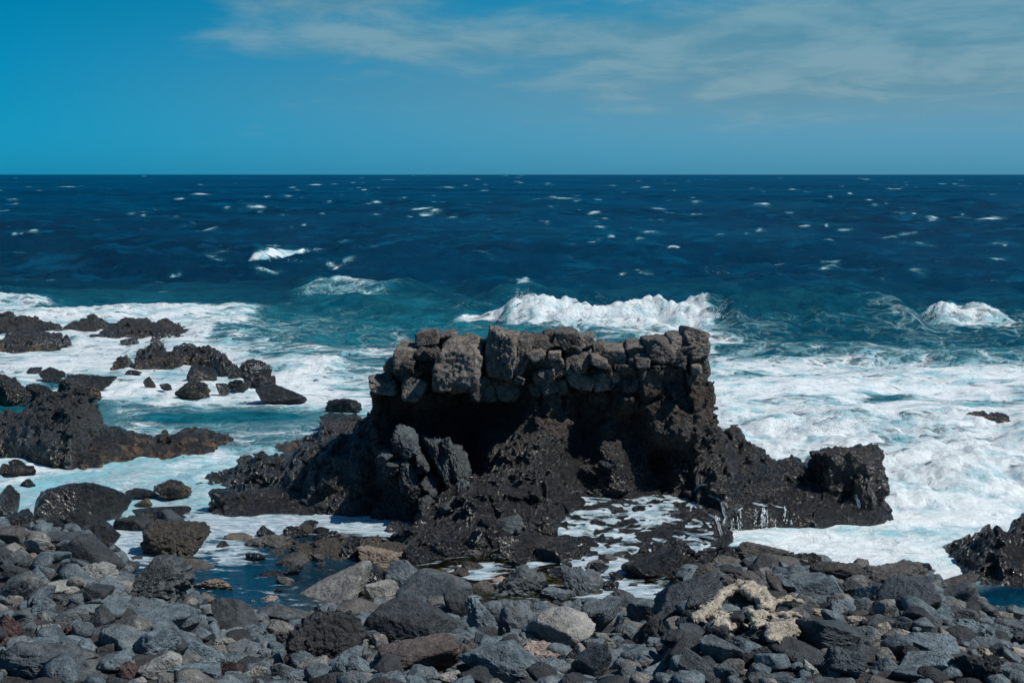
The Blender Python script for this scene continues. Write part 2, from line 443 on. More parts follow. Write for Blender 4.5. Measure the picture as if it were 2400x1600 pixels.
def sea_mat():
    m, t, o = new_mat('sea_water')
    geo = t.n('ShaderNodeNewGeometry'); wv = geo.outputs['Position']
    foam, aer, milk = t.attr('foam'), t.attr('aer'), t.attr('milk')
    v1 = t.mapping(wv, (1.0, 1.6, 1.0))
    # lacy foam: stretched cells between ridges, at two scales
    wn = t.n('ShaderNodeTexNoise'); t.put(wn.inputs['Vector'], wv); wn.inputs['Scale'].default_value = 0.9; wn.inputs['Detail'].default_value = 3.0
    wa = t.n('ShaderNodeVectorMath', operation='MULTIPLY_ADD'); t.put(wa.inputs[0], wn.outputs['Color']); wa.inputs[1].default_value = (1.5, 1.5, 0); t.put(wa.inputs[2], v1)
    wv2 = wa.outputs[0]
    lace = t.math('SUBTRACT', 1.0, t.math('MULTIPLY', t.vor(wv2, 1.1, 'DISTANCE_TO_EDGE'), 2.4), clamp=True)
    lace2 = t.math('SUBTRACT', 1.0, t.math('MULTIPLY', t.vor(wv2, 3.3, 'DISTANCE_TO_EDGE'), 2.2), clamp=True)
    n = t.noise(wv2, 1.3, 8.0, 0.68)
    n2 = t.noise(t.mapping(wv, (0.7, 2.2, 1)), 5.0, 5.0, 0.7)
    tex = t.math('ADD', t.math('MULTIPLY', lace, 0.26), t.math('MULTIPLY', lace2, 0.16))
    tex = t.math('ADD', tex, t.math('MULTIPLY', n, 0.42))
    tex = t.math('ADD', tex, t.math('MULTIPLY', n2, 0.30))          # about 0.2 .. 0.95
    thr = t.math('SUBTRACT', 1.00, t.math('MULTIPLY', foam, 0.66))
    ff = t.step(t.math('SUBTRACT', tex, thr), -0.10, 0.20)
    ff = t.math('MULTIPLY', ff, t.step(foam, 0.01, 0.08))
    fk = t.noise(t.mapping(wv, (0.30, 1.0, 1)), 0.42, 7.0, 0.60)
    ff = t.math('MAXIMUM', ff, t.math('MULTIPLY', t.step(fk, 0.675, 0.73), 0.75))
    # water body colour
    dn = t.noise(wv, 0.010, 9.0, 0.62)
    dn2 = t.noise(t.mapping(wv, (0.35, 1.25, 1)), 0.42, 9.0, 0.72)
    deep = t.mix(t.step(dn, 0.35, 0.65), (0.0, 0.023, 0.062), (0.0, 0.055, 0.125))
    deep = t.mix(t.math('MULTIPLY', t.step(dn2, 0.50, 0.66), 0.80), deep, (0.0, 0.110, 0.210))
    turq = t.mix(t.step(n, 0.3, 0.7), (0.001, 0.115, 0.175), (0.03, 0.32, 0.39))
    body = t.mix(aer, deep, turq)
    milkc = t.mix(t.step(n2, 0.35, 0.65), (0.26, 0.40, 0.45), (0.50, 0.62, 0.66))
    body = t.mix(milk, body, milkc)
    white = t.mix(t.step(t.math('ADD', t.noise(wv2, 0.8, 7.0, 0.65), t.math('MULTIPLY', t.math('SUBTRACT', foam, 0.85), 0.5)), 0.34, 0.60), (0.24, 0.50, 0.57), (0.80, 0.86, 0.88))
    col = t.mix(ff, body, white)
    # ripples
    h = t.math('MULTIPLY', t.noise(t.mapping(wv, (0.8, 1.5, 1)), 0.9, 10.0, 0.70), 0.60)
    h2 = t.math('MULTIPLY', t.noise(t.mapping(wv, (0.45, 1.7, 1), (3, 8, 0), (0, 0, 0.35)), 1.5, 7.0, 0.62), 0.42)
    hf = t.math('MULTIPLY', t.noise(wv2, 4.0, 6.0, 0.7), 0.085)
    calm = t.mixf(milk, 1.0, 0.25)
    hh = t.math('MULTIPLY', t.math('ADD', h, h2), t.math('MULTIPLY', calm, t.mixf(ff, 1.0, 0.45)))
    hh = t.math('ADD', hh, t.math('MULTIPLY', hf, ff))
    nb = bump(t, hh, 1.0)
    di = t.n('ShaderNodeBsdfDiffuse'); t.put(di.inputs[0], col); t.put(di.inputs['Normal'], nb)
    gl = t.n('ShaderNodeBsdfGlossy'); t.put(gl.inputs['Normal'], nb); t.put(gl.inputs['Roughness'], t.mixf(ff, 0.13, 0.6)); gl.inputs[0].default_value = (0.45, 0.85, 1.0, 1)
    fr = t.n('ShaderNodeFresnel'); fr.inputs[0].default_value = 1.33; t.put(fr.inputs[1], nb)
    # waves hide each other's far slopes at grazing angles, so the reflection levels off
    fac = t.math('MULTIPLY', t.math('MINIMUM', fr.outputs[0], 0.13), t.mixf(ff, 1.0, 0.15))
    mx = t.n('ShaderNodeMixShader'); t.put(mx.inputs[0], fac); t.put(mx.inputs[1], di.outputs[0]); t.put(mx.inputs[2], gl.outputs[0])
    t.put(o.inputs[0], mx.outputs[0])
    return m
M['sea'] = sea_mat()

def pool_mat():
    m, t, o = new_mat('pool_water')
    geo = t.n('ShaderNodeNewGeometry'); wv = geo.outputs['Position']
    foam = t.attr('foam'); brown = t.attr('brown')
    wn = t.n('ShaderNodeTexNoise'); t.put(wn.inputs['Vector'], wv); wn.inputs['Scale'].default_value = 1.2; wn.inputs['Detail'].default_value = 3.0
    wa = t.n('ShaderNodeVectorMath', operation='MULTIPLY_ADD'); t.put(wa.inputs[0], wn.outputs['Color']); wa.inputs[1].default_value = (0.9, 0.6, 0); t.put(wa.inputs[2], wv)
    n = t.noise(t.mapping(wa.outputs[0], (1.0, 2.0, 1.0)), 2.6, 9.0, 0.66)
    ff = t.step(t.math('SUBTRACT', n, t.math('SUBTRACT', 0.86, t.math('MULTIPLY', foam, 0.72))), -0.06, 0.11)
    nb = bump(t, t.noise(wv, 4.0, 5.0, 0.6), 0.05)
    wcol = t.mix(brown, (0.002, 0.048, 0.088), (0.012, 0.010, 0.004))
    wat = t.n('ShaderNodeBsdfPrincipled'); t.put(wat.inputs['Base Color'], wcol); wat.inputs['Roughness'].default_value = 0.08; t.put(wat.inputs['Normal'], nb)
    tr = t.n('ShaderNodeBsdfTransparent'); tr.inputs[0].default_value = (0.75, 0.8, 0.7, 1)
    lw = t.n('ShaderNodeFresnel'); lw.inputs[0].default_value = 1.33; t.put(lw.inputs[1], nb)
    seethru = t.math('MULTIPLY', t.mixf(brown, 0.25, 0.9), t.math('SUBTRACT', 1.0, lw.outputs[0]))
    mx = t.n('ShaderNodeMixShader'); t.put(mx.inputs[0], seethru); t.put(mx.inputs[1], wat.outputs[0]); t.put(mx.inputs[2], tr.outputs[0])
    fm = t.n('ShaderNodeBsdfPrincipled'); t.put(fm.inputs['Base Color'], t.mix(t.step(t.noise(t.mapping(wa.outputs[0], (1, 2.4, 1)), 4.0, 7.0, 0.7), 0.36, 0.64), (0.15, 0.25, 0.31), (0.56, 0.64, 0.68))); fm.inputs['Roughness'].default_value = 0.6
    mx2 = t.n('ShaderNodeMixShader'); t.put(mx2.inputs[0], ff); t.put(mx2.inputs[1], mx.outputs[0]); t.put(mx2.inputs[2], fm.outputs[0])
    t.put(o.inputs[0], mx2.outputs[0])
    return m
M['pool'] = pool_mat()
def plain(name, c, r):
    m, t, o = new_mat(name)
    geo = t.n('ShaderNodeNewGeometry')
    n = t.noise(geo.outputs['Position'], 12.0, 4.0)
    principled(t, o, t.mix(n, tuple(x * 0.85 for x in c), c), r, bump(t, n, 0.02)); return m
M['film'] = plain('thin_white_water', (0.52, 0.60, 0.64), 0.3)
M['white'] = plain('white_water', (0.80, 0.84, 0.86), 0.4)
def bed_mat():
    m, t, o = new_mat('pool_bed')
    geo = t.n('ShaderNodeNewGeometry'); wv = geo.outputs['Position']
    n = t.noise(wv, 7.0, 6.0, 0.7)
    c = t.mix(t.step(n, 0.42, 0.62), (0.020, 0.015, 0.009), (0.21, 0.15, 0.06))
    principled(t, o, c, 0.7, bump(t, n, 0.08)); return m
M['bed'] = bed_mat()

# ------------------------------------------------------------------ sea
FOAM = {
 650: "0000000000000000000000000",
 680: "3210000044100000000000000",
 705: "2200000111110000000000000",
 730: "2344443332111331111222221",
 760: "6888877654333457811235666",
 790: "7888877755454667864334555",
 820: "8888888766554567888766655",
 850: "9999998876666678899988888",
 880: "9999999888877788899999999",
 910: "5799999988888888899999999",
 940: "2358999998888888899999999",
 970: "3336553458888888999999999",
 1000:"4446655568888888999999999",
 1030:"7777777788888888889999999",
 1060:"8888888889999999999999999",
 1090:"8888888888999999999999999",
 1120:"8887777888999999999999999",
 1150:"7777666778999999999999999",
 1180:"7776666677999999999999999",
 1210:"7666666666999999999999999",
 1240:"6666666666999999999999999",
 1270:"6666666666999999999999999",
 1330:"6666666666999999999999988",
 1450:"6666666666999999999999988",
}
_rows = np.array(sorted(FOAM)); _tab = np.array([[int(c) for c in FOAM[r]] for r in _rows], float) / 9.0
def foam_at(px, py):
    r = np.interp(py, _rows, np.arange(len(_rows)))
    c = np.clip(px / 100.0, 0, 23.999)
    r0 = np.minimum(r.astype(int), len(_rows) - 2); c0 = c.astype(int)
    fr, fc = r - r0, c - c0
    v = (_tab[r0, c0] * (1 - fc) + _tab[r0, c0 + 1] * fc) * (1 - fr) + (_tab[r0 + 1, c0] * (1 - fc) + _tab[r0 + 1, c0 + 1] * fc) * fr
    return np.where(py < 650, 0, v)

rows = [409.05, 409.2, 409.5]
r = 409.9
while r < 1450:
    rows.append(r)
    r += 0.55 if r < 430 else 0.9 if r < 480 else 1.4 if r < 650 else 1.8 if r < 1000 else 2.8
rows = np.array(rows)
Ys = np.array([yrow(q) for q in rows[1:]]); Ys = np.concatenate([[60000.0], Ys]); Ys = np.minimum(Ys, 60000 - np.arange(len(Ys)))
tx = np.concatenate([-np.geomspace(0.43, 1.6, 30)[::-1], np.linspace(-0.425, 0.425, 680), np.geomspace(0.43, 1.6, 30)])
nr, nc = len(Ys), len(tx)
Yg = np.repeat(Ys[:, None], nc, 1); Xg = Yg * tx[None, :]
PX, PY = proj(Xg, Yg, np.zeros_like(Xg))
dY = np.abs(np.gradient(Ys))[:, None]; dX = (Ys * (tx[400] - tx[399]))[:, None]
Zs = np.zeros((nr, nc), np.float32)
wr = np.random.default_rng(21)
near = sstep(22, 75, Yg)                    # waves flatten inside the reef
pinner = np.where((PX < 900) & (PY > 860), 0.35, 1.0)
for k in range(54):
    lam = 0.9 * (26.0 / 0.9) ** (k / 53.0)
    a_ = math.radians(wr.normal(90, 34)); kx, ky = math.cos(a_) * 2 * math.pi / lam, math.sin(a_) * 2 * math.pi / lam
    amp = 0.0155 * lam ** 0.80 * (1.35 if lam < 9 else 0.75)
    fade = np.clip((lam / (2.5 * dX)) - 0.4, 0, 1) * np.clip(lam / (2.2 * dY), 0.35, 1)
    ph = kx * Xg + ky * Yg + wr.uniform(0, 6.28)
    s = np.sin(ph + 0.35 * np.sin(ph * 0.31 + 1.3))
    Zs += (amp * fade * (2 * np.exp(0.9 * (s - 1)) - 0.986)).astype(np.float32)
Zs *= (0.12 + 0.88 * near) * (1 - 0.62 * sstep(1000, 650, PX) * sstep(95, 62, Yg))
# patchiness
gus = fbm(np.stack([Xg.ravel() * 0.02, Yg.ravel() * 0.012, 0 * Xg.ravel()], 1), 1.0, 3).reshape(nr, nc)
Zs *= (1 + 0.7 * gus)
foam = foam_at(PX, PY)
warp = fbm(np.stack([Xg.ravel(), Yg.ravel(), 0 * Xg.ravel()], 1), 0.35, 4).reshape(nr, nc)
foam = np.clip(foam * 0.94 + 0.42 * warp * (foam > 0.03), 0, 1)
aer = np.clip(sstep(640, 800, PY) * 0.55 + foam * 0.9, 0, 1) * sstep(640, 720, PY + 60 * warp)
aer = np.maximum(aer, 0.45 * gauss(PX - 300, 420) * sstep(650, 720, PY))
milk = np.zeros_like(aer)
milk += sstep(1030, 1080, PY) * sstep(760, 640, PX) * 0.95
milk += sstep(900, 1000, PY) * sstep(1500, 1640, PX) * 0.35
milk += 0.8 * sstep(1150, 1220, PY) * sstep(1500, 1640, PX)
milk += 0.55 * sstep(830, 900, PY) * sstep(1560, 1640, PX) * (1 - sstep(900, 1000, PY)) + 0.25 * sstep(840, 900, PY) * sstep(960, 860, PX)
milk = np.clip(milk * (1 + 0.8 * warp), 0, 1)
foam -= 0.18 * sstep(1050, 1090, PY) * sstep(760, 640, PX)

aer *= 1 - 0.62 * sstep(1600, 1700, PX) * sstep(680, 720, PY) * sstep(840, 790, PY)
def px_line(x0, r0, x1, r1):
    X0, Y0 = on_z(x0, r0); X1, Y1 = on_z(x1, r1)
    return float(X0), float(Y0), float(X1), float(Y1)
def breaker(x0, r0, x1, r1, H, front, back, endw=0.12, foam_amt=0.0, rough=0.0, fr=(-0.6, 1.3), seed=1, aer_amt=0.0, bow=0.0):
    """a crest between two surface points: steep towards the shore, gentle behind"""
    global Zs, foam, aer
    X0, Y0, X1, Y1 = px_line(x0, r0, x1, r1)
    u = (Xg - X0) / (X1 - X0)
    n1 = fbm(np.stack([Xg.ravel(), 0.4 * Yg.ravel(), 0 * Xg.ravel() + seed], 1), 0.45, 3, seed=seed).reshape(nr, nc)
    Yc = Y0 + (Y1 - Y0) * u + n1 * front * 0.8 - bow * 4 * u * (1 - u)
    d = Yg - Yc
    win = sstep(-endw, endw, u) * sstep(1 + endw, 1 - endw, u)
    prof = np.where(d < 0, np.exp(-(np.abs(d) / front) ** 1.7), np.exp(-(d / back) ** 1.6))
    hh = H * win * prof * (1 + 0.22 * n1)
    if rough:
        near_ = win * np.exp(-(d / (front * 1.4)) ** 2)
        m = near_ > 0.02
        P = np.stack([Xg[m], Yg[m], Zs[m]], 1)
        hh[m] += near_[m] * rough * (0.9 * fbm(P, 0.8, 3, 0.5, 'n', seed) + 0.26 * fbm(P, 2.2, 4, 0.62, 'b', seed))
    Zs = Zs + hh.astype(np.float32)
    if foam_amt:
        f = win * sstep(fr[0] * front * 1.6, fr[0] * front, d) * sstep(fr[1] * front * 1.5, fr[1] * front * 0.6, d) if fr[0] > 0 else \
            win * sstep(fr[0] * front * 1.5, fr[0] * front * 0.8, d) * sstep(fr[1] * front * 1.5, fr[1] * front * 0.5, d)
        foam = np.maximum(foam, foam_amt * f)
    if aer_amt:
        aer = np.maximum(aer, aer_amt * win * np.exp(-(d / (front * 2)) ** 2))

breaker(1180, 772, 1670, 770, 1.05, 1.9, 4.0, 0.06, 0.95, 0.75, (-1.5, 1.1), 3, 0.8)      # the white roller behind the rock
breaker(1670, 772, 2130, 768, 1.25, 2.1, 4.0, 0.10, 0.0, 0.12, (-1, 1), 4, 0.0)           # its unbroken dark shoulder
breaker(2030, 750, 2080, 756, 0.35, 1.2, 2.0, 0.4, 0.62, 0.30, (-1.8, 0.8), 14, 0.5)
breaker(2160, 755, 2345, 752, 0.62, 1.6, 2.6, 0.22, 0.86, 0.75, (-1.4, 0.8), 5, 0.8)
breaker(1060, 748, 1230, 752, 0.45, 1.3, 3.0, 0.2, 0.95, 0.3, (-1.2, 0.4), 6, 0.7)
breaker(1150, 702, 1300, 700, 0.75, 2.2, 3.5, 0.35, 0.0, 0.25, (-1, 1), 7, 0.4)
breaker(1205, 697, 1245, 697, 0.28, 1.2, 1.4, 0.4, 0.8, 0.3, (-1.0, 0.8), 17, 0.5)
breaker(700, 692, 920, 697, 0.50, 2.4, 5.0, 0.20, 0.66, 0.20, (-0.9, 0.9), 8, 0.75)
breaker(588, 619, 718, 613, 0.55, 1.6, 4.5, 0.10, 0.95, 0.10, (-1.1, 0.3), 9, 0.5)
breaker(120, 745, 620, 742, 0.24, 1.8, 5.0, 0.10, 0.88, 0.25, (-1.2, 1.3), 10, 0.9)
breaker(-40, 712, 120, 722, 0.55, 1.6, 3.0, 0.2, 0.85, 0.35, (-1.3, 0.9), 12, 0.8)
breaker(430, 800, 760, 812, 0.45, 3.0, 4.5, 0.25, 0.0, 0.15, (-1, 1), 11, 0.6)
breaker(640, 862, 800, 868, 0.25, 1.2, 2.5, 0.3, 0.95, 0.3, (-1.5, 1.5), 13, 0.6)
# dark swell backs further out
for (a, b, c, d, H) in ((150, 618, 560, 622, .35), (0, 640, 420, 650, .35), (900, 640, 1500, 628, .35), (1500, 610, 2100, 600, .35), (1950, 580, 2350, 575, .4),
                        (1700, 660, 2300, 655, .4), (800, 575, 1300, 580, .35), (300, 560, 700, 556, .3), (1300, 560, 1800, 553, .35), (0, 585, 300, 580, .35)):
    breaker(a, b, c, d, H, 2.2, 5.0, 0.25, seed=a % 23 + 30)
# white churn right of the rock and over the left ledge
ch = sstep(930, 1010, PY) * sstep(1230, 1160, PY) * sstep(1600, 1720, PX)
m = ch > 0.02
P = np.stack([Xg[m], Yg[m], 0 * Xg[m]], 1)
Zs[m] += (ch[m] * (0.30 * fbm(P, 0.55, 5, 0.55, 'b', 3) + 0.22)).astype(np.float32)
Yb_ = yrow(1165)
lip = ch * gauss(Yg - (yrow(1120) + 0.5 * warp * 2), 1.4)
Zs += (0.22 * lip).astype(np.float32)
lo = sstep(1150, 1230, PY) * sstep(1560, 1700, PX)
m = lo > 0.02
P = np.stack([Xg[m], Yg[m] * 2.2, 0 * Xg[m]], 1)
Zs[m] += (lo[m] * 0.055 * fbm(P, 0.9, 4, 0.5, 'r', 8)).astype(np.float32)
led = sstep(735, 760, PY) * sstep(850, 800, PY) * sstep(620, 420, PX + 2.0 * np.maximum(800 - PY, 0) * 0)
led *= sstep(-400, -300, PX)
lz = 0.26 * sstep(yrow(862), yrow(800), Yg) * sstep(yrow(735), yrow(765), Yg) * sstep(640, 380, PX) 
m = lz > 0.01
P = np.stack([Xg[m], Yg[m], 0 * Xg[m]], 1)
Zs[m] += (lz[m] * (1 + 0.5 * fbm(P, 0.7, 4, 0.55, 'b', 5))).astype(np.float32)
foam = np.maximum(foam, 0.93 * sstep(0.05, 0.15, lz))
inn = sstep(850, 900, PY) * sstep(900, 760, PX)
m = inn > 0.02
P = np.stack([Xg[m], Yg[m], 0 * Xg[m]], 1)
Zs[m] += (inn[m] * 0.10 * fbm(P, 0.8, 4, 0.5, 'b', 9)).astype(np.float32)
midf = sstep(820, 870, PY) * sstep(1040, 960, PY) * sstep(1600, 1680, PX)
m = midf > 0.02
P = np.stack([Xg[m], Yg[m] * 1.5, 0 * Xg[m]], 1)
Zs[m] += (midf[m] * 0.22 * fbm(P, 0.5, 5, 0.5, 'n', 9)).astype(np.float32)
# dark blue holes in the foam (photo px)
for (cx, cy, rx, ry, s) in ((2085, 925, 60, 9, .65), (2340, 938, 50, 8, .6), (470, 980, 150, 14, .6), (620, 975, 80, 8, .7), (60, 955, 120, 22, .5), (150, 905, 60, 8, .5), (640, 800, 130, 26, .30), (2360, 1395, 120, 34, 1.4), (1800, 825, 60, 7, .4), (1720, 815, 50, 6, .4)):
    hcut = np.exp(-(((PX - cx) / rx) ** 2 + ((PY - cy) / ry) ** 2)) * s
    foam -= hcut; milk -= hcut; aer = aer * (1 - np.clip(hcut, 0, 1) * (0.9 if cy > 1300 else 0.35))
# far white horses
caps = [(455,447,60),(895,413,30),(728,425,30),(1027,431,34),(1268,461,100),(1375,461,20),(965,481,56),(1015,484,40),(988,495,44),(1165,493,64),(590,484,56),(1317,484,34),(1365,491,35),(1250,514,20),(1520,483,74),(1748,475,34),(1998,461,25),(2055,434,30),(2222,428,30),(1915,552,40),(2110,557,50),(1898,587,50),(518,585,35),(820,538,80),(990,540,95),(1650,536,95),(240,552,60),(65,539,35),(2275,505,70),(2165,466,40),(1995,412,25),(140,430,60),(148,455,14),(860,468,30),(675,600,30),(445,595,50),(930,577,40),(1185,660,40),(1550,580,45),(1430,590,30),(155,640,70),(1480,430,30),(1700,500,40),(2000,640,60),(1210,590,25),(2300,620,60),(1800,650,50),(280,620,30),(30,470,30),(400,500,40),(230,505,25),(1600,455,26),(1850,520,36)]
caps = [(a * 1.0204, b * 1.0204, c * 1.02, 1.0) for a, b, c in caps]
cr = np.random.default_rng(77)
for k in range(300):
    rr = 411 + 250 * cr.random() ** 1.25
    caps.append((cr.uniform(-250, 2650), rr, cr.uniform(9, 30) * (0.6 + (rr - 409) / 160.0), cr.uniform(0.45, 0.9)))
for cx, cy, wpx, st in caps:
    Xc, Yc = on_z(cx, cy); hw = wpx * 0.5 * Yc / FPX; hw = max(hw * 1.3, 2.5 * Yc * 0.00112); sy = max(0.16, 0.07 * hw)
    i0 = np.searchsorted(-Ys, -(Yc + 4 * sy + 1)); i1 = np.searchsorted(-Ys, -(Yc - 4 * sy - 1))
    sy = max(sy, 0.75 * float(dY[min(i0, nr - 1), 0]))
    i0 = max(i0 - 2, 0); i1 = min(i1 + 2, nr)
    j0 = max(np.searchsorted(tx, (Xc - 2.5 * hw) / Yc) - 1, 0); j1 = min(np.searchsorted(tx, (Xc + 2.5 * hw) / Yc) + 1, nc)
    xs, ys = Xg[i0:i1, j0:j1] - Xc, Yg[i0:i1, j0:j1] - Yc
    wob = np.sin(xs / hw * 2.6 + cx) * 0.5 * sy
    e = np.exp(-(np.abs(xs) / hw) ** 3) * np.exp(-((ys + wob) / sy) ** 2)
    foam[i0:i1, j0:j1] = np.maximum(foam[i0:i1, j0:j1], e * (0.50 + 0.50 * st))
    Zs[i0:i1, j0:j1] += (e * (min(0.22, 0.05 + 0.03 * hw) if st == 1 else 0.03)).astype(np.float32)
    aer[i0:i1, j0:j1] = np.maximum(aer[i0:i1, j0:j1], 0.35 * e)
foam = np.clip(foam, 0, 1); milk = np.clip(milk, 0, 1)
# faint spume streaks in open water
sp = fbm(np.stack([Xg.ravel() * 0.25, Yg.ravel() * 0.9, 0 * Xg.ravel()], 1), 0.22, 5, 0.6, 'r', 2).reshape(nr, nc)
foam = np.maximum(foam, 0.42 * sstep(0.26, 0.48, sp) * sstep(440, 560, PY) * (PY < 800))
# keep the water under the beach and pools calm
Zs *= np.where((PX > 260) & (PX < 1600) & (PY > 1185), 0.05, 1.0)
V = np.stack([Xg.ravel(), Yg.ravel(), Zs.ravel()], 1)
ii = np.arange(nr * nc).reshape(nr, nc)
Fq = np.stack([ii[:-1, :-1], ii[1:, :-1], ii[1:, 1:], ii[:-1, 1:]], -1).reshape(-1, 4)
# the pool area is cut out: it is a mesh of its own
cx_, cy_ = PX[:-1, :-1].ravel(), PY[:-1, :-1].ravel()
pool_cut = (cx_ > 250) & (cx_ < 1600) & (cy_ > 1198) & ~((cx_ < 420) & (cy_ < 1228))
rightcut = (cx_ > 2230) & (cy_ > 1362)
poolF = Fq[pool_cut]; Fq = Fq[~pool_cut]
sea = link('sea', mesh_from('sea', V, Fq, M['sea'], True, {'foam': foam.ravel(), 'aer': aer.ravel(), 'milk': milk.ravel()}))
tag(sea, 'choppy dark blue sea turning turquoise and white with foam near the rocks', kind='structure')
# tide pool: white scum at the far left side, brown clear water in the middle
u_, inv_ = np.unique(poolF, return_inverse=True)
pv = V[u_]; ppx, ppy = PX.ravel()[u_], PY.ravel()[u_]
pv[:, 2] = 0.004
pf = np.full(len(u_), 0.37)
def pb(cx, cy, rx, ry, s):
    return s * np.exp(-(((ppx - cx) / rx) ** 2 + ((ppy - cy) / ry) ** 2))
pf += pb(330, 1270, 120, 45, .6) + pb(700, 1222, 230, 24, .75) + pb(900, 1232, 80, 22, .8) + pb(560, 1300, 70, 30, .28) + pb(560, 1250, 90, 20, .2)
pf += pb(1120, 1330, 40, 9, .7) + pb(1125, 1350, 30, 8, .6) + pb(1240, 1325, 30, 7, .5) + pb(1430, 1330, 70, 14, .8) + pb(1450, 1385, 110, 16, .8) + pb(1420, 1365, 40, 10, .5)
pf -= pb(640, 1340, 110, 40, .12) + pb(800, 1280, 120, 28, .5) * 0.6
br = sstep(560, 900, ppx) * sstep(1225, 1262, ppy)
br = np.where((ppx > 560) & (ppx < 900), br * 0.9, br)
br *= 1 - 0.8 * np.exp(-(((ppx - 820) / 90) ** 2 + ((ppy - 1312) / 22) ** 2))
pool = link('tide_pool', mesh_from('tide_pool', pv, inv_.reshape(-1, 4), M['pool'], True, {'foam': np.clip(pf, 0, 1), 'brown': np.clip(br, 0, 1)}))
tag(pool, 'still tide pool with white scum and clear brown shallows', kind='structure')
print('sea', len(V), time.time() - T0)

# ------------------------------------------------------------------ shore ground
shore = interp_px([(-400, 1190), (0, 1200), (150, 1215), (260, 1255), (300, 1315), (400, 1345), (520, 1415), (680, 1415), (800, 1395), (940, 1380), (1080, 1395),
                   (1300, 1395), (1500, 1395), (1560, 1320), (1750, 1280), (1900, 1300), (2150, 1320), (2230, 1370), (2352, 1428), (2800, 1428)])
gx = np.linspace(-14, 14, 220); gy = np.concatenate([np.linspace(2, 10, 12)[:-1], np.linspace(10, 27, 190)])
GX, GY = np.meshgrid(gx, gy, indexing='ij')
def ground_z(x, y):
    px = 1200 + FPX * x / (y * CP - (0.3 - CAM_H) * SP)
    ys = on_z(1200, shore(px), 0.12)[1]
    d = ys - y
    z = np.where(d > 0, 0.10 + 0.235 * d, 0.10 + 0.30 * d)
    bed = -0.16 - 0.10 * sstep(1150, 700, px)
    inpool = sstep(230, 300, px) * sstep(1640, 1560, px)
    z = np.where(d < 0, np.maximum(z, np.where(inpool > 0.5, bed, -1.2)), z)
    return np.minimum(z, 2.15 + 0 * z)
GZ = ground_z(GX, GY)
Pg = np.stack([GX.ravel(), GY.ravel(), 0 * GX.ravel()], 1)
GZ = GZ + (0.10 * fbm(Pg, 0.8, 4)).reshape(GX.shape) * np.where(GZ > 0, 1, 0.5) + (0.03 * fbm(Pg, 6.0, 2)).reshape(GX.shape)
i2 = np.arange(GX.size).reshape(GX.shape)
gf = np.stack([i2[:-1, :-1], i2[1:, :-1], i2[1:, 1:], i2[:-1, 1:]], -1).reshape(-1, 4)
Vg = np.stack([GX.ravel(), GY.ravel(), GZ.ravel()], 1)
zc = GZ[:-1, :-1].ravel()
for nm, mk, mt, ds in (('beach', zc >= 0.03, M['sand'], 'dark volcanic gravel ground under the boulder beach'), ('pool_bed', zc < 0.03, M['bed'], 'brown algae covered bed of the tide pool')):
    f_ = gf[mk]; uu, iv = np.unique(f_, return_inverse=True)
    tag(link(nm, mesh_from(nm, Vg[uu], iv.reshape(-1, 4), mt)), ds, kind='structure')

# ------------------------------------------------------------------ crags (bedrock lava) as solids
def rough_fine(P, amp=0.16, f0=1.3, seed=0.0, octs=6, lump=0.5):
    n = fbm(P, f0, octs, 0.66, 'n', seed)
    b = fbm(P, f0 * 2.1, octs - 2, 0.68, 'b', seed + 3)
    return (-amp * (n * 2.1 * (1 - lump) + b * lump * 1.6)).astype(np.float32)
def blocky(P, size, seed, stretch=1.5):
    """piecewise constant offset per warped joint cell: fractured, stepped rock"""
    a = 0.35 + seed; c_, s_ = math.cos(a), math.sin(a)
    Q = P * np.array([1, 1, 1 / stretch], np.float32)
    Q = np.stack([Q[:, 0] * c_ - Q[:, 1] * s_ + 0.16 * Q[:, 2], Q[:, 0] * s_ + Q[:, 1] * c_, Q[:, 2] + 0.12 * Q[:, 0]], 1)
    Q = Q + 0.16 * size * np.stack([fbm(P, 1.1 / size, 2, 0.5, 'n', seed + k) for k in range(3)], 1) * 2
    I = np.floor(Q / size).astype(np.int64)
    h = (I[:, 0] * 73856093 ^ I[:, 1] * 19349663 ^ I[:, 2] * 83492791 ^ int(seed * 977)) & 0xffff
    Fr = Q / size - I
    edge = np.min(np.minimum(Fr, 1 - Fr), 1)                 # dark joints between cells
    return ((h * 40503 & 0xffff) / 65535.0 - 0.5 + 0.7 * (1 - sstep(0.0, 0.10, edge))).astype(np.float32)
def main_fine(P, F):
    up = sstep(1.5, 2.1, P[:, 2])
    return rough_fine(P, 0.20, 1.2, 2.0, 6, 0.6) * (1 - 0.45 * up) + blocky(P, 0.42, 1) * (0.05 + 0.15 * up) + blocky(P, 0.17, 2, 1.1) * (0.035 + 0.03 * up)
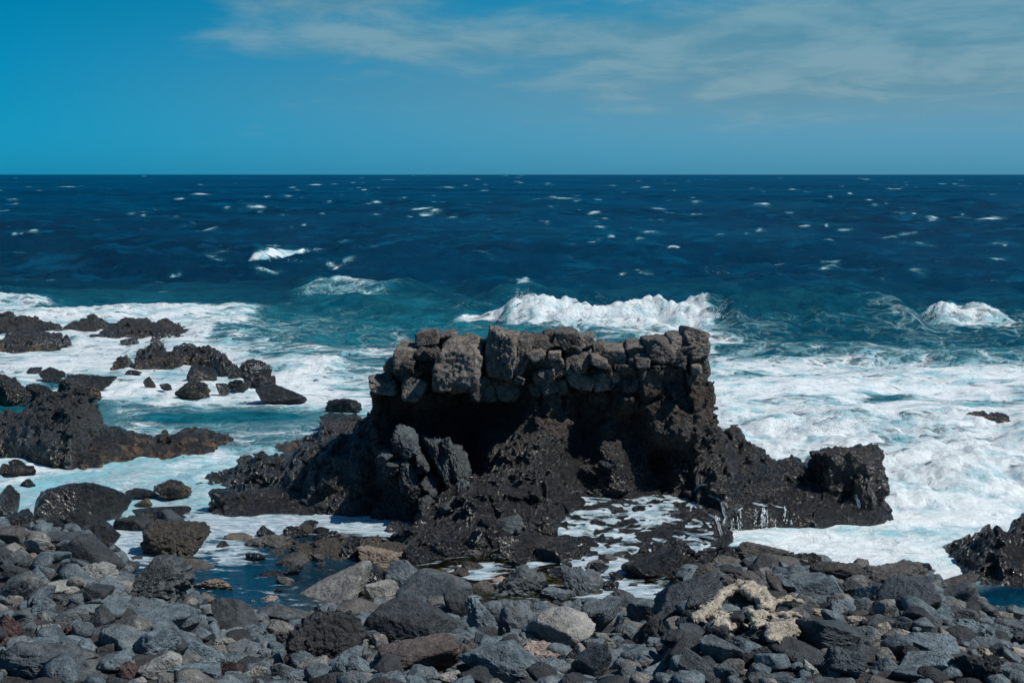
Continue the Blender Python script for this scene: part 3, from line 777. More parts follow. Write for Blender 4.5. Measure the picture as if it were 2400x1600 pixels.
def crag(name, top, base, mat, crest=0.9, back=1.0, z0=-0.25, h=0.04, amp=0.16, f0=1.3, seed=0.0, power=0.8, ytop=None, parent=None, pad=0.5, lump=0.5, carve=None):
    """solid whose skyline follows `top` and whose foot follows `base` (viewer px), `crest` metres from foot to crest"""
    a = np.array(top, float) * 2400 / 2352; b = np.array(base, float) * 2400 / 2352
    Yb = on_z(b[:, 0], b[:, 1])[1]; Xb = on_z(b[:, 0], b[:, 1])[0]
    def yfoot(x): return np.interp(x, Xb, Yb)
    # crest line: at foot + crest, height from the skyline row
    px = np.linspace(a[0, 0], a[-1, 0], 220); rw = np.interp(px, a[:, 0], a[:, 1])
    yc0 = np.interp(px, b[:, 0], Yb) + (crest(px) if callable(crest) else crest)
    xc, _, zc_ = at(px, rw, yc0)
    zc_ = np.maximum(zc_, -0.2)
    lo = (min(Xb[0], xc[0]) - pad * 0.6, Yb.min() - pad, z0); hi = (max(Xb[-1], xc[-1]) + pad * 0.6, (yc0.max() + back + pad), zc_.max() + pad * 0.8)
    def fun(P):
        x, y, z = P[:, 0], P[:, 1], P[:, 2]
        wv = 0.25 * fbm(P, 0.7, 2, 0.5, 'n', seed + 9)
        xx = x + wv; yy = y + 0.25 * fbm(P, 0.8, 2, 0.5, 'n', seed + 19)
        zt = np.interp(xx, xc, zc_, left=-0.8, right=-0.8)
        yf = np.interp(xx, Xb, Yb); yc = np.interp(xx, xc, yc0)
        cw = np.maximum(yc - yf, 0.25)
        t = np.clip((yy - yf) / cw, 0, 1); u = np.clip((yy - yc) / back, 0, 1.4)
        ht = np.where(yy < yc, z0 + (zt - z0) * (1 - (1 - t) ** 2) ** power, zt - (zt - z0) * u ** 2)
        ht = np.where(zt < z0 + 0.02, -0.9, ht)
        sl = np.clip(np.abs(zt - z0) / cw, 0.3, 4)
        F = (z - ht) / np.sqrt(1 + sl ** 2)
        F = smax(F, (yf - yy) * 0.9, 0.15)
        if carve is not None: F = carve(P, F)
        return F
    V, Q = sdf_mesh(fun, lambda P, F: rough_fine(P, amp, f0, seed, 6 if h < 0.05 else 5, lump) + blocky(P, 0.34, seed % 7 + 3, 0.9) * amp * 0.55, lo, hi, h, band=amp * 2.2 + 0.12)
    me = mesh_from(name, V, Q, mat)
    return link(name, me, parent), (xc, yc0, zc_, Xb, Yb)

def empty(name, loc, label, cat, group=None):
    e = bpy.data.objects.new(name, None); COL.objects.link(e); e.location = loc; e.empty_display_size = 0.3
    return tag(e, label, cat, group)

# ---- main outcrop
main = empty('lava_outcrop', (0, 0, 0), 'big flat topped black lava outcrop standing in the surf at the centre', 'rock outcrop')
msil = [(846, 1010), (848, 905), (860, 872), (893, 858), (930, 822), (962, 796), (1040, 812), (1110, 824), (1125, 800), (1230, 800), (1300, 806), (1380, 822), (1440, 826), (1500, 812), (1570, 800), (1612, 795), (1622, 830), (1630, 905), (1640, 935), (1650, 985), (1662, 1100)]
a_ = np.array(msil, float) * 2400 / 2352
YW = 24.4
mx, _, mz = at(a_[:, 0], a_[:, 1], YW + 0.4)
# front face depth control, given in viewer px: (px, py, push towards the viewer in metres, radius px, radius py)
bumps = [(1010, 1010, -0.95, 110, 95), (1130, 960, -0.75, 80, 70), (905, 985, -0.45, 40, 70), (940, 1060, 0.30, 55, 75), (900, 1100, 0.25, 35, 60), (1075, 1060, -0.55, 40, 75),
         (1200, 1060, 0.55, 90, 90), (1235, 930, 0.20, 55, 80), (1340, 960, -0.35, 60, 60), (1330, 1040, -0.35, 45, 60), (1290, 1000, 0.25, 40, 60),
         (1460, 1010, -0.55, 35, 55), (1520, 1090, -0.65, 32, 60), (1455, 905, 0.22, 70, 60), (1420, 1080, 0.30, 55, 60), (1560, 980, 0.35, 90, 40), (1540, 1010, 0.30, 60, 40),
         (1590, 930, 0.25, 40, 50), (820, 1080, -0.30, 45, 60), (870, 1150, -0.55, 45, 45), (1060, 1180, 0.2, 60, 40)]
bw = [(float(at(px * 1.0204, py * 1.0204, YW)[0]), float(at(px * 1.0204, py * 1.0204, YW)[2]), d, rx * 1.02 / FPX * YW, ry * 1.02 / FPX * YW) for px, py, d, rx, ry in bumps]
def main_fun(P):
    x, y, z = P[:, 0], P[:, 1], P[:, 2]
    wx = 0.16 * fbm(P, 1.3, 2, 0.5, 'n', 4); wz = 0.16 * fbm(P, 1.3, 2, 0.5, 'n', 5)
    xx, zz = x + wx, z + wz
    # side limits by height
    o = np.argsort(mz[:6]); xl = np.interp(zz, mz[:6][::-1][np.argsort(mz[:6][::-1])], mx[:6][::-1][np.argsort(mz[:6][::-1])])
    rs = slice(14, 21); oz = np.argsort(mz[rs]); xr = np.interp(zz, mz[rs][oz], mx[rs][oz])
    zt = np.interp(xx, mx[3:17], mz[3:17])
    push = np.zeros_like(x)
    for bx, bz, d, rx, rz in bw:
        push += d * np.exp(-((xx - bx) / rx) ** 2 - ((zz - bz) / rz) ** 2)
    foot = 0.55 * np.clip((1.6 - zz) / 1.6, 0, 1.3) ** 1.5
    foot = foot + 0.20 * sstep(2.35, 2.7, zz)
    yf = YW + 0.30 - push - foot
    F = smax(yf - y, zz - zt, 0.12)
    F = smax(F, xl - xx, 0.2); F = smax(F, xx - xr, 0.2)
    yb = YW + 2.6 + 0.5 * np.clip(1 - zz / 3, 0, 1)
    F = smax(F, y - yb, 0.3)
    return F
lo = (mx.min() - 0.8, YW - 1.9, -0.3); hi = (mx.max() + 0.8, YW + 3.6, 3.5)
V_, Q_ = sdf_mesh(main_fun, main_fine, lo, hi, 0.034, 0.55)
link('outcrop_body', mesh_from('outcrop_body', V_, Q_, M['body']), main)
print('main', len(V_), time.time() - T0)

# skirt of the outcrop
crag('shoulder', [(430, 1160), (445, 1112), (470, 1090), (515, 1085), (560, 1052), (600, 1043), (640, 1048), (680, 1030), (740, 1012), (800, 1003), (850, 955), (880, 930), (905, 960)],
     [(430, 1128), (520, 1130), (620, 1150), (700, 1175), (800, 1188), (905, 1180)], M['wet'], crest=1.3, back=1.3, h=0.036, amp=0.15, f0=1.6, seed=3, parent=main)
crag('toe', [(445, 1182), (470, 1158), (520, 1137), (560, 1128), (620, 1128), (700, 1135), (780, 1150), (850, 1150)],
     [(445, 1186), (540, 1192), (640, 1190), (740, 1190), (850, 1190)], M['wet'], crest=0.8, back=1.2, h=0.034, amp=0.09, f0=1.6, seed=31, parent=main)
crag('shelf', [(1560, 1010), (1600, 985), (1650, 978), (1660, 990), (1672, 1020), (1700, 1005), (1722, 1020), (1745, 1032), (1785, 1055), (1835, 1052), (1875, 1068), (1900, 1070), (1940, 1075), (1975, 1090), (1995, 1120), (2006, 1150)],
     [(1545, 1212), (1640, 1226), (1700, 1232), (1760, 1226), (1850, 1222), (1940, 1220), (2002, 1212)], M['wet'], crest=2.0, back=1.0, h=0.036, amp=0.15, f0=1.5, seed=5, parent=main, power=0.50)
crag('ridge_lump', [(1645, 1050), (1662, 985), (1672, 974), (1692, 976), (1706, 995), (1716, 1012), (1740, 1045)], [(1640, 1190), (1760, 1190)], M['wet'], crest=1.1, back=0.8, h=0.036, amp=0.08, f0=2.0, seed=15, parent=main)
crag('apron', [(940, 1190), (960, 1160), (1040, 1120), (1120, 1090), (1240, 1085), (1330, 1120), (1420, 1130), (1500, 1130), (1560, 1140), (1600, 1180)],
     [(940, 1232), (1000, 1262), (1100, 1272), (1200, 1272), (1280, 1262), (1320, 1218), (1400, 1200), (1500, 1196), (1600, 1200)], M['body'], crest=1.7, back=1.0, h=0.034, amp=0.21, f0=1.5, seed=8, parent=main, power=0.9)
print('skirt', time.time() - T0)

# ---- convex block generator
ICO = {}
def ico(level):
    if level in ICO: return ICO[level]
    t = (1 + 5 ** 0.5) / 2
    v = [(-1, t, 0), (1, t, 0), (-1, -t, 0), (1, -t, 0), (0, -1, t), (0, 1, t), (0, -1, -t), (0, 1, -t), (t, 0, -1), (t, 0, 1), (-t, 0, -1), (-t, 0, 1)]
    f = [(0, 11, 5), (0, 5, 1), (0, 1, 7), (0, 7, 10), (0, 10, 11), (1, 5, 9), (5, 11, 4), (11, 10, 2), (10, 7, 6), (7, 1, 8), (3, 9, 4), (3, 4, 2), (3, 2, 6), (3, 6, 8), (3, 8, 9), (4, 9, 5), (2, 4, 11), (6, 2, 10), (8, 6, 7), (9, 8, 1)]
    v = [np.array(q) / np.linalg.norm(q) for q in v]
    for _ in range(level):
        cache = {}; nf = []
        def mid(a, b):
            k = (min(a, b), max(a, b))
            if k not in cache:
                m = v[a] + v[b]; v.append(m / np.linalg.norm(m)); cache[k] = len(v) - 1
            return cache[k]
        for a, b, c in f:
            ab, bc, ca = mid(a, b), mid(b, c), mid(c, a)
            nf += [(a, ab, ca), (b, bc, ab), (c, ca, bc), (ab, bc, ca)]
        f = nf
    ICO[level] = (np.array(v, np.float32), np.array(f, np.int32))
    return ICO[level]

def rock_shape(level, seed, facets=14, sharp=14.0, amp=0.06, f0=1.6, pits=0.0, boxy=0.0, wrinkle=0.0, octs=5):
    """unit rock: rounded intersection of half spaces, then noise.  fills roughly [-1,1]^3"""
    r = np.random.default_rng(seed)
    D, Fc = ico(level)
    nrm = r.normal(size=(facets, 3)); nrm /= np.linalg.norm(nrm, axis=1)[:, None]
    hh = r.uniform(0.66, 0.98, facets)
    if boxy > 0:
        bx = np.array([[1, 0, 0], [-1, 0, 0], [0, 1, 0], [0, -1, 0], [0, 0, 1], [0, 0, -1]], float) + r.normal(size=(6, 3)) * 0.13
        bx /= np.linalg.norm(bx, axis=1)[:, None]
        nrm = np.concatenate([bx, nrm]); hh = np.concatenate([np.full(6, 0.72) + r.uniform(-.06, .06, 6), np.maximum(hh, 0.80) + 0.12])
    dots = np.maximum(D @ nrm.T.astype(np.float32), 0) / hh.astype(np.float32)
    inv = (np.sum(dots ** sharp, 1)) ** (1 / sharp)
    rad = 1.0 / np.maximum(inv, 0.62)
    V = D * rad[:, None]
    off = r.uniform(0, 50, 3).astype(np.float32)
    n = fbm(V + off, f0, octs, 0.55, 'n', seed * 0.13)
    b = fbm(V + off, f0 * 2.2, max(octs - 2, 2), 0.55, 'b', seed * 0.31)
    d = amp * (1.3 * n + 0.7 * b)
    if pits:
        q = fbm(V + off, 2.6, 2, 0.5, 'n', seed * 0.7)
        d -= pits * sstep(0.22, 0.5, q)
        q = fbm(V + off, 5.5, 2, 0.5, 'n', seed * 0.9)
        d -= pits * 0.45 * sstep(0.2, 0.45, q)
    if wrinkle:
        W = (V + off) @ np.array([[3.2, 0, 0], [0, 3.2, 0], [0, 0, 1.0]], np.float32)
        d -= wrinkle * np.abs(fbm(W, 1.3, 3, 0.55, 'r', seed * 0.5))
    V = V * (1 + d)[:, None]
    lo, hi = V.min(0), V.max(0)
    V = (V - (lo + hi) / 2) / ((hi - lo) / 2)
    return V, Fc

def rotx_(V, dg):
    c_, s_ = math.cos(math.radians(dg)), math.sin(math.radians(dg))
    return V @ np.array([[c_, 0, s_], [0, 1, 0], [-s_, 0, c_]])
# ---- jointed cap blocks, viewer crops: (x0, y0, x1, y1) in photo px, thickness m, push m, boxy, tilt
caps_ = [  # photo px boxes
 (974, 774, 1030, 812, .5, .25, .9, 8), (926, 800, 1002, 890, .8, .10, .9, -12), (906, 840, 938, 880, .5, .2, .8, 0), (871, 878, 934, 925, .7, .15, .7, 5),
 (943, 880, 998, 940, .5, -.05, .5, -15), (1018, 790, 1130, 912, 1.1, -.25, 1, 4), (1092, 866, 1158, 945, .7, -.15, .7, 10), (1112, 795, 1145, 830, .6, .5, .9, 0),
 (1137, 770, 1222, 900, 1.1, -.22, 1, 3), (1190, 784, 1246, 882, .9, -.12, 1, -4), (1150, 872, 1215, 935, .6, .12, .6, 0),
 (1028, 776, 1075, 806, .8, .7, .9, 5), (1084, 806, 1140, 836, .8, .7, .9, -4),
 (1236, 786, 1290, 836, .8, -.02, .9, 6), (1254, 830, 1324, 860, .7, -.06, .9, 0), (1248, 854, 1300, 898, .7, -.08, .8, 0), (1290, 852, 1326, 884, .6, -.02, .8, 5), (1268, 888, 1310, 922, .5, .02, .7, 0), (1305, 884, 1330, 924, .5, .02, .8, 0), (1240, 890, 1272, 925, .5, .04, .7, 0),
 (1272, 772, 1300, 796, .5, .18, .7, 0), (1306, 770, 1358, 816, .8, .05, .9, 10), (1350, 784, 1390, 814, .6, .10, .8, 8), (1326, 804, 1362, 828, .5, .02, .8, 0),
 (1326, 820, 1384, 874, .8, -.05, .9, 0), (1326, 868, 1390, 910, .7, .0, .8, -6), (1384, 800, 1420, 862, .6, .15, .7, 5), (1388, 860, 1450, 910, .7, .05, .8, 10),
 (1404, 808, 1470, 862, .8, .12, .9, -8), (1462, 798, 1524, 828, .9, .10, .9, -3), (1464, 820, 1522, 852, .8, .02, .9, 0), (1466, 846, 1526, 886, .6, .06, .7, 0),
 (1510, 786, 1578, 852, .9, -.06, .8, 14), (1560, 780, 1606, 814, .8, .10, .9, -5), (1596, 768, 1658, 808, .9, .05, .7, -10), (1612, 800, 1662, 834, .8, .02, .8, 0),
 (1556, 822, 1592, 852, .6, .0, .7, 0), (1580, 806, 1628, 840, .6, .0, .6, 10), (1518, 846, 1562, 872, .6, .05, .8, 0), (1590, 836, 1640, 872, .5, .10, .5, 0)]
for k, (x0, y0, x1, y1, th, ps, bxy, tl) in enumerate(caps_):
    Yd = YW + 0.20 + ps + th * 0.5
    cx, _, cz = at((x0 + x1) / 2, (y0 + y1) / 2, Yd)
    fsc = (Yd * CP + (CAM_H - cz) * SP) / FPX
    sx, sz = (x1 - x0) / 2 * fsc * 1.14, (y1 - y0) / 2 * fsc * 1.06
    big = (x1 - x0) > 84
    Vb, Fb = rock_shape(5 if big else 4, 300 + k, 14, 30 if bxy > .75 and bxy < 1 else 18, 0.055 if bxy > .75 and bxy < 1 else 0.11, 1.7, boxy=bxy, wrinkle=0.07)
    Vb[:, 0] *= 1 - 0.22 * np.clip(-Vb[:, 2], 0, 1) + 0.10 * math.sin(k * 2.1) * Vb[:, 2]
    Vb[:, 0] += 0.18 * math.sin(k * 1.7) * Vb[:, 2]; Vb[:, 2] += 0.22 * math.sin(k * 2.9 + 1) * Vb[:, 0]
    Vb = Vb * np.array([sx, th * 0.62, sz])
    c_, s_ = math.cos(math.radians(tl)), math.sin(math.radians(tl))
    Vb = Vb @ np.array([[c_, 0, s_], [0, 1, 0], [-s_, 0, c_]])
    link('basalt_block', mesh_from('basalt_block', Vb, Fb, M['cap']), main, (float(cx), Yd, float(cz)))
fb = random.Random(12)
for k in range(12):                                   # smaller wedged pieces along the joints
    px = fb.uniform(930, 1640); py = fb.uniform(812, 905) if px < 1450 else fb.uniform(800, 870)
    Yd = YW + 0.10 + fb.uniform(-.05, .15); cx, _, cz = at(px, py, Yd); s_k = fb.uniform(0.07, 0.16)
    Vb, Fb = rock_shape(3, 420 + k, 10, 26, 0.07, 1.8, boxy=0.8)
    Vb = rotx_(Vb * np.array([s_k * fb.uniform(.8, 1.5), 0.22, s_k * fb.uniform(.7, 1.3)]), fb.uniform(-25, 25))
    link('basalt_block', mesh_from('basalt_block', Vb, Fb, M['cap']), main, (float(cx), Yd, float(cz)))
# crinkled grey lobes on the lower face
lobes = [((950, 1045), 60, 78, -24, .06), ((955, 1120), 50, 92, 28, .04), ((1030, 1080), 46, 120, 20, .12), ((1075, 1100), 44, 110, 14, .18), ((1085, 1150), 40, 50, 5, -.25), ((905, 1068), 30, 22, 0, -.1), ((1000, 1180), 30, 40, 20, -.35), ((925, 1085), 30, 44, -40, .0), ((985, 1080), 26, 46, 30, .05), ((1010, 1130), 34, 40, -20, .0), ((1060, 1150), 36, 44, 35, .05), ((975, 1150), 30, 36, -30, -.1), ((1050, 1040), 26, 34, 40, .1)]
for k, ((px, py), rw_, rh_, tl, ps) in enumerate(lobes):
    Yd = YW - 0.15 + ps
    cx, _, cz = at(px, py, Yd); fsc = Yd * 1.01 / FPX
    Vb, Fb = rock_shape(5 if k < 4 else 4, 380 + k, 12, 16, 0.20, 1.8, wrinkle=0.20)
    Vb = Vb * np.array([rw_ * .5 * fsc * 1.35, 0.42, rh_ * .5 * fsc * 1.2])
    c_, s_ = math.cos(math.radians(tl)), math.sin(math.radians(tl))
    Vb = Vb @ np.array([[c_, 0, s_], [0, 1, 0], [-s_, 0, c_]])
    link('lava_lobe', mesh_from('lava_lobe', Vb, Fb, M['lobe']), main, (float(cx), Yd, float(cz)))
# knobs of lava standing out of the lower face and apron
bpy.context.view_layer.update()
dgm = bpy.context.evaluated_depsgraph_get()
for k in range(34):
    px, py = (fb.uniform(960, 1330), fb.uniform(1110, 1275)) if k < 16 else (fb.uniform(1330, 1640), fb.uniform(1000, 1170)) if k < 24 else (fb.uniform(470, 860), fb.uniform(1090, 1190)) if k < 29 else (fb.uniform(1650, 1980), fb.uniform(1110, 1200))
    px, py = px * 1.0204, py * 1.0204
    dx, dy, dz = ray(px, py)
    r_ = SC.ray_cast(dgm, Vector((0, 0, CAM_H)), Vector((float(dx), float(dy), float(dz))))
    if not r_[0] or r_[1].z < 0.05 or r_[1].y > 27: continue
    s_k = fb.uniform(0.12, 0.30)
    Vb, Fb = rock_shape(4 if k % 2 else 3, 460 + k, 11, 16, 0.20, 2.0, wrinkle=0.08)
    Vb = rotx_(Vb * np.array([s_k * fb.uniform(.9, 1.5), s_k, s_k * fb.uniform(.6, 1.0)]), fb.uniform(-35, 35))
    link('lava_lump', mesh_from('lava_lump', Vb, Fb, M['lobe'] if k % 7 == 3 else M['wet'] if py > 1060 else M['body']), main, (r_[1].x, r_[1].y + s_k * 0.35, r_[1].z - s_k * 0.1))
print('blocks', time.time() - T0)

# ---- other outcrops
def outcrop(name, label, cat, *a, group=None, **k):
    o, inf = crag(name, *a, **k)
    tag(o, label, cat, group); return o, inf
outcrop('rock_outcrop', 'long low black outcrop with orange brown stained foot and one rounded summit at the left', 'rock outcrop',
        [(-60, 945), (0, 950), (60, 943), (85, 925), (110, 908), (150, 902), (190, 906), (222, 935), (235, 970), (270, 985), (318, 1003), (330, 1015), (350, 1000), (370, 995), (390, 1008), (400, 992), (440, 985), (480, 998), (510, 1008), (530, 1030), (560, 1032)],
        [(-60, 1045), (0, 1052), (60, 1062), (120, 1078), (215, 1088), (235, 1070), (330, 1062), (420, 1056), (520, 1047), (560, 1040)], M['reef'], crest=1.5, back=1.6, h=0.04, amp=0.17, f0=1.4, seed=12, power=0.6)
outcrop('rock_outcrop', 'black jagged outcrop climbing out of the right edge beside the small blue pool', 'rock outcrop',
        [(2125, 1310), (2145, 1282), (2185, 1266), (2215, 1250), (2250, 1250), (2272, 1218), (2300, 1212), (2330, 1232), (2345, 1205), (2365, 1180), (2460, 1150)],
        [(2120, 1318), (2195, 1345), (2260, 1362), (2330, 1364), (2380, 1352), (2460, 1345)], M['wet'], crest=1.3, back=1.3, h=0.035, amp=0.16, f0=1.5, seed=13)
outcrop('surf_rock', 'dark rock tip just breaking the white surf far right', 'rock',
        [(2185, 972), (2210, 962), (2235, 950), (2262, 944), (2275, 958), (2290, 948), (2312, 952), (2330, 962), (2352, 966)],
        [(2185, 975), (2260, 984), (2352, 978)], M['reef'], crest=0.6, back=0.6, h=0.04, amp=0.11, f0=2.0, seed=14, z0=-0.1)
outcrop('rock_outcrop', 'yellowish brown rounded ledge behind the left shoulder of the central outcrop', 'rock outcrop',
        [(600, 1035), (640, 1022), (690, 1010), (740, 985), (745, 968), (790, 955), (830, 958), (850, 965), (870, 990)],
        [(600, 1046), (680, 1046), (760, 1052), (870, 1052)], M['reef'], crest=0.9, back=0.9, h=0.045, amp=0.12, f0=1.5, seed=16)
print('outcrops', time.time() - T0)
# shallow black shelf under the trickling white water, between outcrop and beach
def zplane(y): return 0.03 + 0.40 * sstep(21.5, 24.4, y)
def shelf_fun(P):
    x, y, z = P[:, 0], P[:, 1], P[:, 2]
    wv_ = 0.3 * fbm(P, 0.9, 2, 0.5, 'n', 41)
    F = (z - zplane(y) + 0.012 - 0.10 * sstep(3.0, 4.2, x + wv_)) * 0.95
    F = smax(F, 21.45 + wv_ - y + 0.35 * sstep(1.5, 0.6, x), 0.1)
    F = smax(F, 0.55 + wv_ - x, 0.1); return smax(F, x - 3.5 - wv_, 0.1)
Vs_, Qs_ = sdf_mesh(shelf_fun, lambda P, F: rough_fine(P, 0.10, 1.8, 18, 6, 0.5), (0.2, 21.0, -0.3), (4.9, 25.0, 0.95), 0.034, 0.35)
rs_ = tag(link('rock_shelf', mesh_from('rock_shelf', Vs_, Qs_, M['wet'])), 'wet black rock shelf sloping between the central outcrop and the boulder beach', 'rock shelf')
nx_, ny_ = 150, 150
sxg, syg = np.meshgrid(np.linspace(0.75, 3.3, nx_), np.linspace(21.35, 24.5, ny_), indexing='ij')
sPx = np.stack([sxg.ravel(), syg.ravel(), 0 * sxg.ravel()], 1)
szg = zplane(syg).ravel() - 0.015 + 0.018 * fbm(sPx, 1.5, 3)
sfm = 0.60 + 0.55 * fbm(sPx * np.array([0.8, 2.2, 1]), 1.1, 4, 0.6, 'r', 4) 
i3 = np.arange(nx_ * ny_).reshape(nx_, ny_)
q3 = np.stack([i3[:-1, :-1], i3[1:, :-1], i3[1:, 1:], i3[:-1, 1:]], -1).reshape(-1, 4)
tag(link('running_water', mesh_from('running_water', np.stack([sxg.ravel(), syg.ravel(), szg], 1), q3, M['pool'], True, {'foam': np.clip(sfm, 0, 1), 'brown': np.full(nx_ * ny_, 0.75)})), 'thin foamy water running down over the black shelf', kind='structure')
outcrop('rock_outcrop', 'dark knobbly reef just awash across the left part of the tide pool', 'rock outcrop',
        [(600, 1262), (650, 1255), (700, 1248), (780, 1240), (850, 1238), (905, 1240), (940, 1250)],
        [(600, 1290), (700, 1300), (800, 1300), (940, 1298)], M['algae'], crest=1.1, back=0.5, h=0.034, amp=0.13, f0=2.4, seed=28, power=0.35)
for k_, (tp, bs, lb_) in enumerate([
    ([(-30, 738), (0, 728), (20, 726), (45, 735), (80, 738), (100, 744), (140, 746)], [(-30, 790), (140, 792)], 'jagged black reef crest at the upper left corner of the white water'),
    ([(148, 744), (200, 740), (216, 731), (240, 742), (262, 750)], [(148, 775), (262, 775)], 'short black reef crest sticking up as a hump in the white water'),
    ([(240, 762), (270, 748), (300, 738), (335, 744), (355, 752), (378, 744), (400, 754), (420, 762), (445, 776), (480, 796)], [(240, 795), (330, 800), (400, 805), (480, 812)], 'longest black reef crest with water pouring over its grey edge'),
    ([(20, 772), (60, 762), (110, 772), (150, 776), (170, 786)], [(20, 810), (170, 815)], 'low black reef step half drowned in white water at the left'),
    ([(315, 836), (325, 812), (345, 800), (358, 786), (375, 802), (392, 818), (420, 826), (428, 842)], [(315, 852), (428, 852)], 'triple humped black reef rock with white rivulets'),
    ([(395, 806), (410, 796), (440, 800), (470, 808), (505, 816), (525, 836), (548, 858), (560, 866)], [(395, 838), (470, 846), (530, 872), (560, 876)], 'long dark reef rock sloping down to the right'),
    ([(268, 840), (280, 826), (292, 824), (306, 838)], [(268, 856), (306, 856)], 'small round black reef rock left of the triple humped one')]):
    zf = [on_z(1200, q[1] * 1.0204, 0)[1] for q in bs]
    tp = [(a, b - (9 if 0 < i < len(tp) - 1 else 0)) for i, (a, b) in enumerate(tp)]
    outcrop('surf_reef', lb_, 'reef rock', tp, bs, M['reef'], group='reef crests in the white water', crest=2.2 if k_ < 4 else 1.0, back=0.9, h=0.048, amp=0.19, f0=1.7, seed=50 + k_, power=0.5, z0=-0.2)
outcrop('rock_outcrop', 'low black ledge crossing in front of the central outcrop above the brown pool', 'rock outcrop',
        [(905, 1245), (930, 1215), (1000, 1205), (1060, 1200), (1130, 1225), (1200, 1225), (1290, 1240), (1380, 1262), (1420, 1275)],
        [(905, 1268), (960, 1275), (1080, 1282), (1200, 1292), (1340, 1296), (1420, 1296)], M['wet'], crest=0.75, back=0.9, h=0.034, amp=0.14, f0=2.0, seed=19, power=0.5)
outcrop('rock_outcrop', 'shiny black lumpy rock mass at the top of the beach under the trickles', 'rock outcrop',
        [(1430, 1290), (1470, 1262), (1520, 1252), (1560, 1250), (1600, 1262), (1640, 1262), (1690, 1258), (1730, 1262), (1760, 1285)],
        [(1430, 1310), (1520, 1322), (1640, 1322), (1760, 1312)], M['wet'], crest=0.7, back=0.6, h=0.034, amp=0.20, f0=2.0, seed=20, power=0.45)
print('shelf', time.time() - T0)

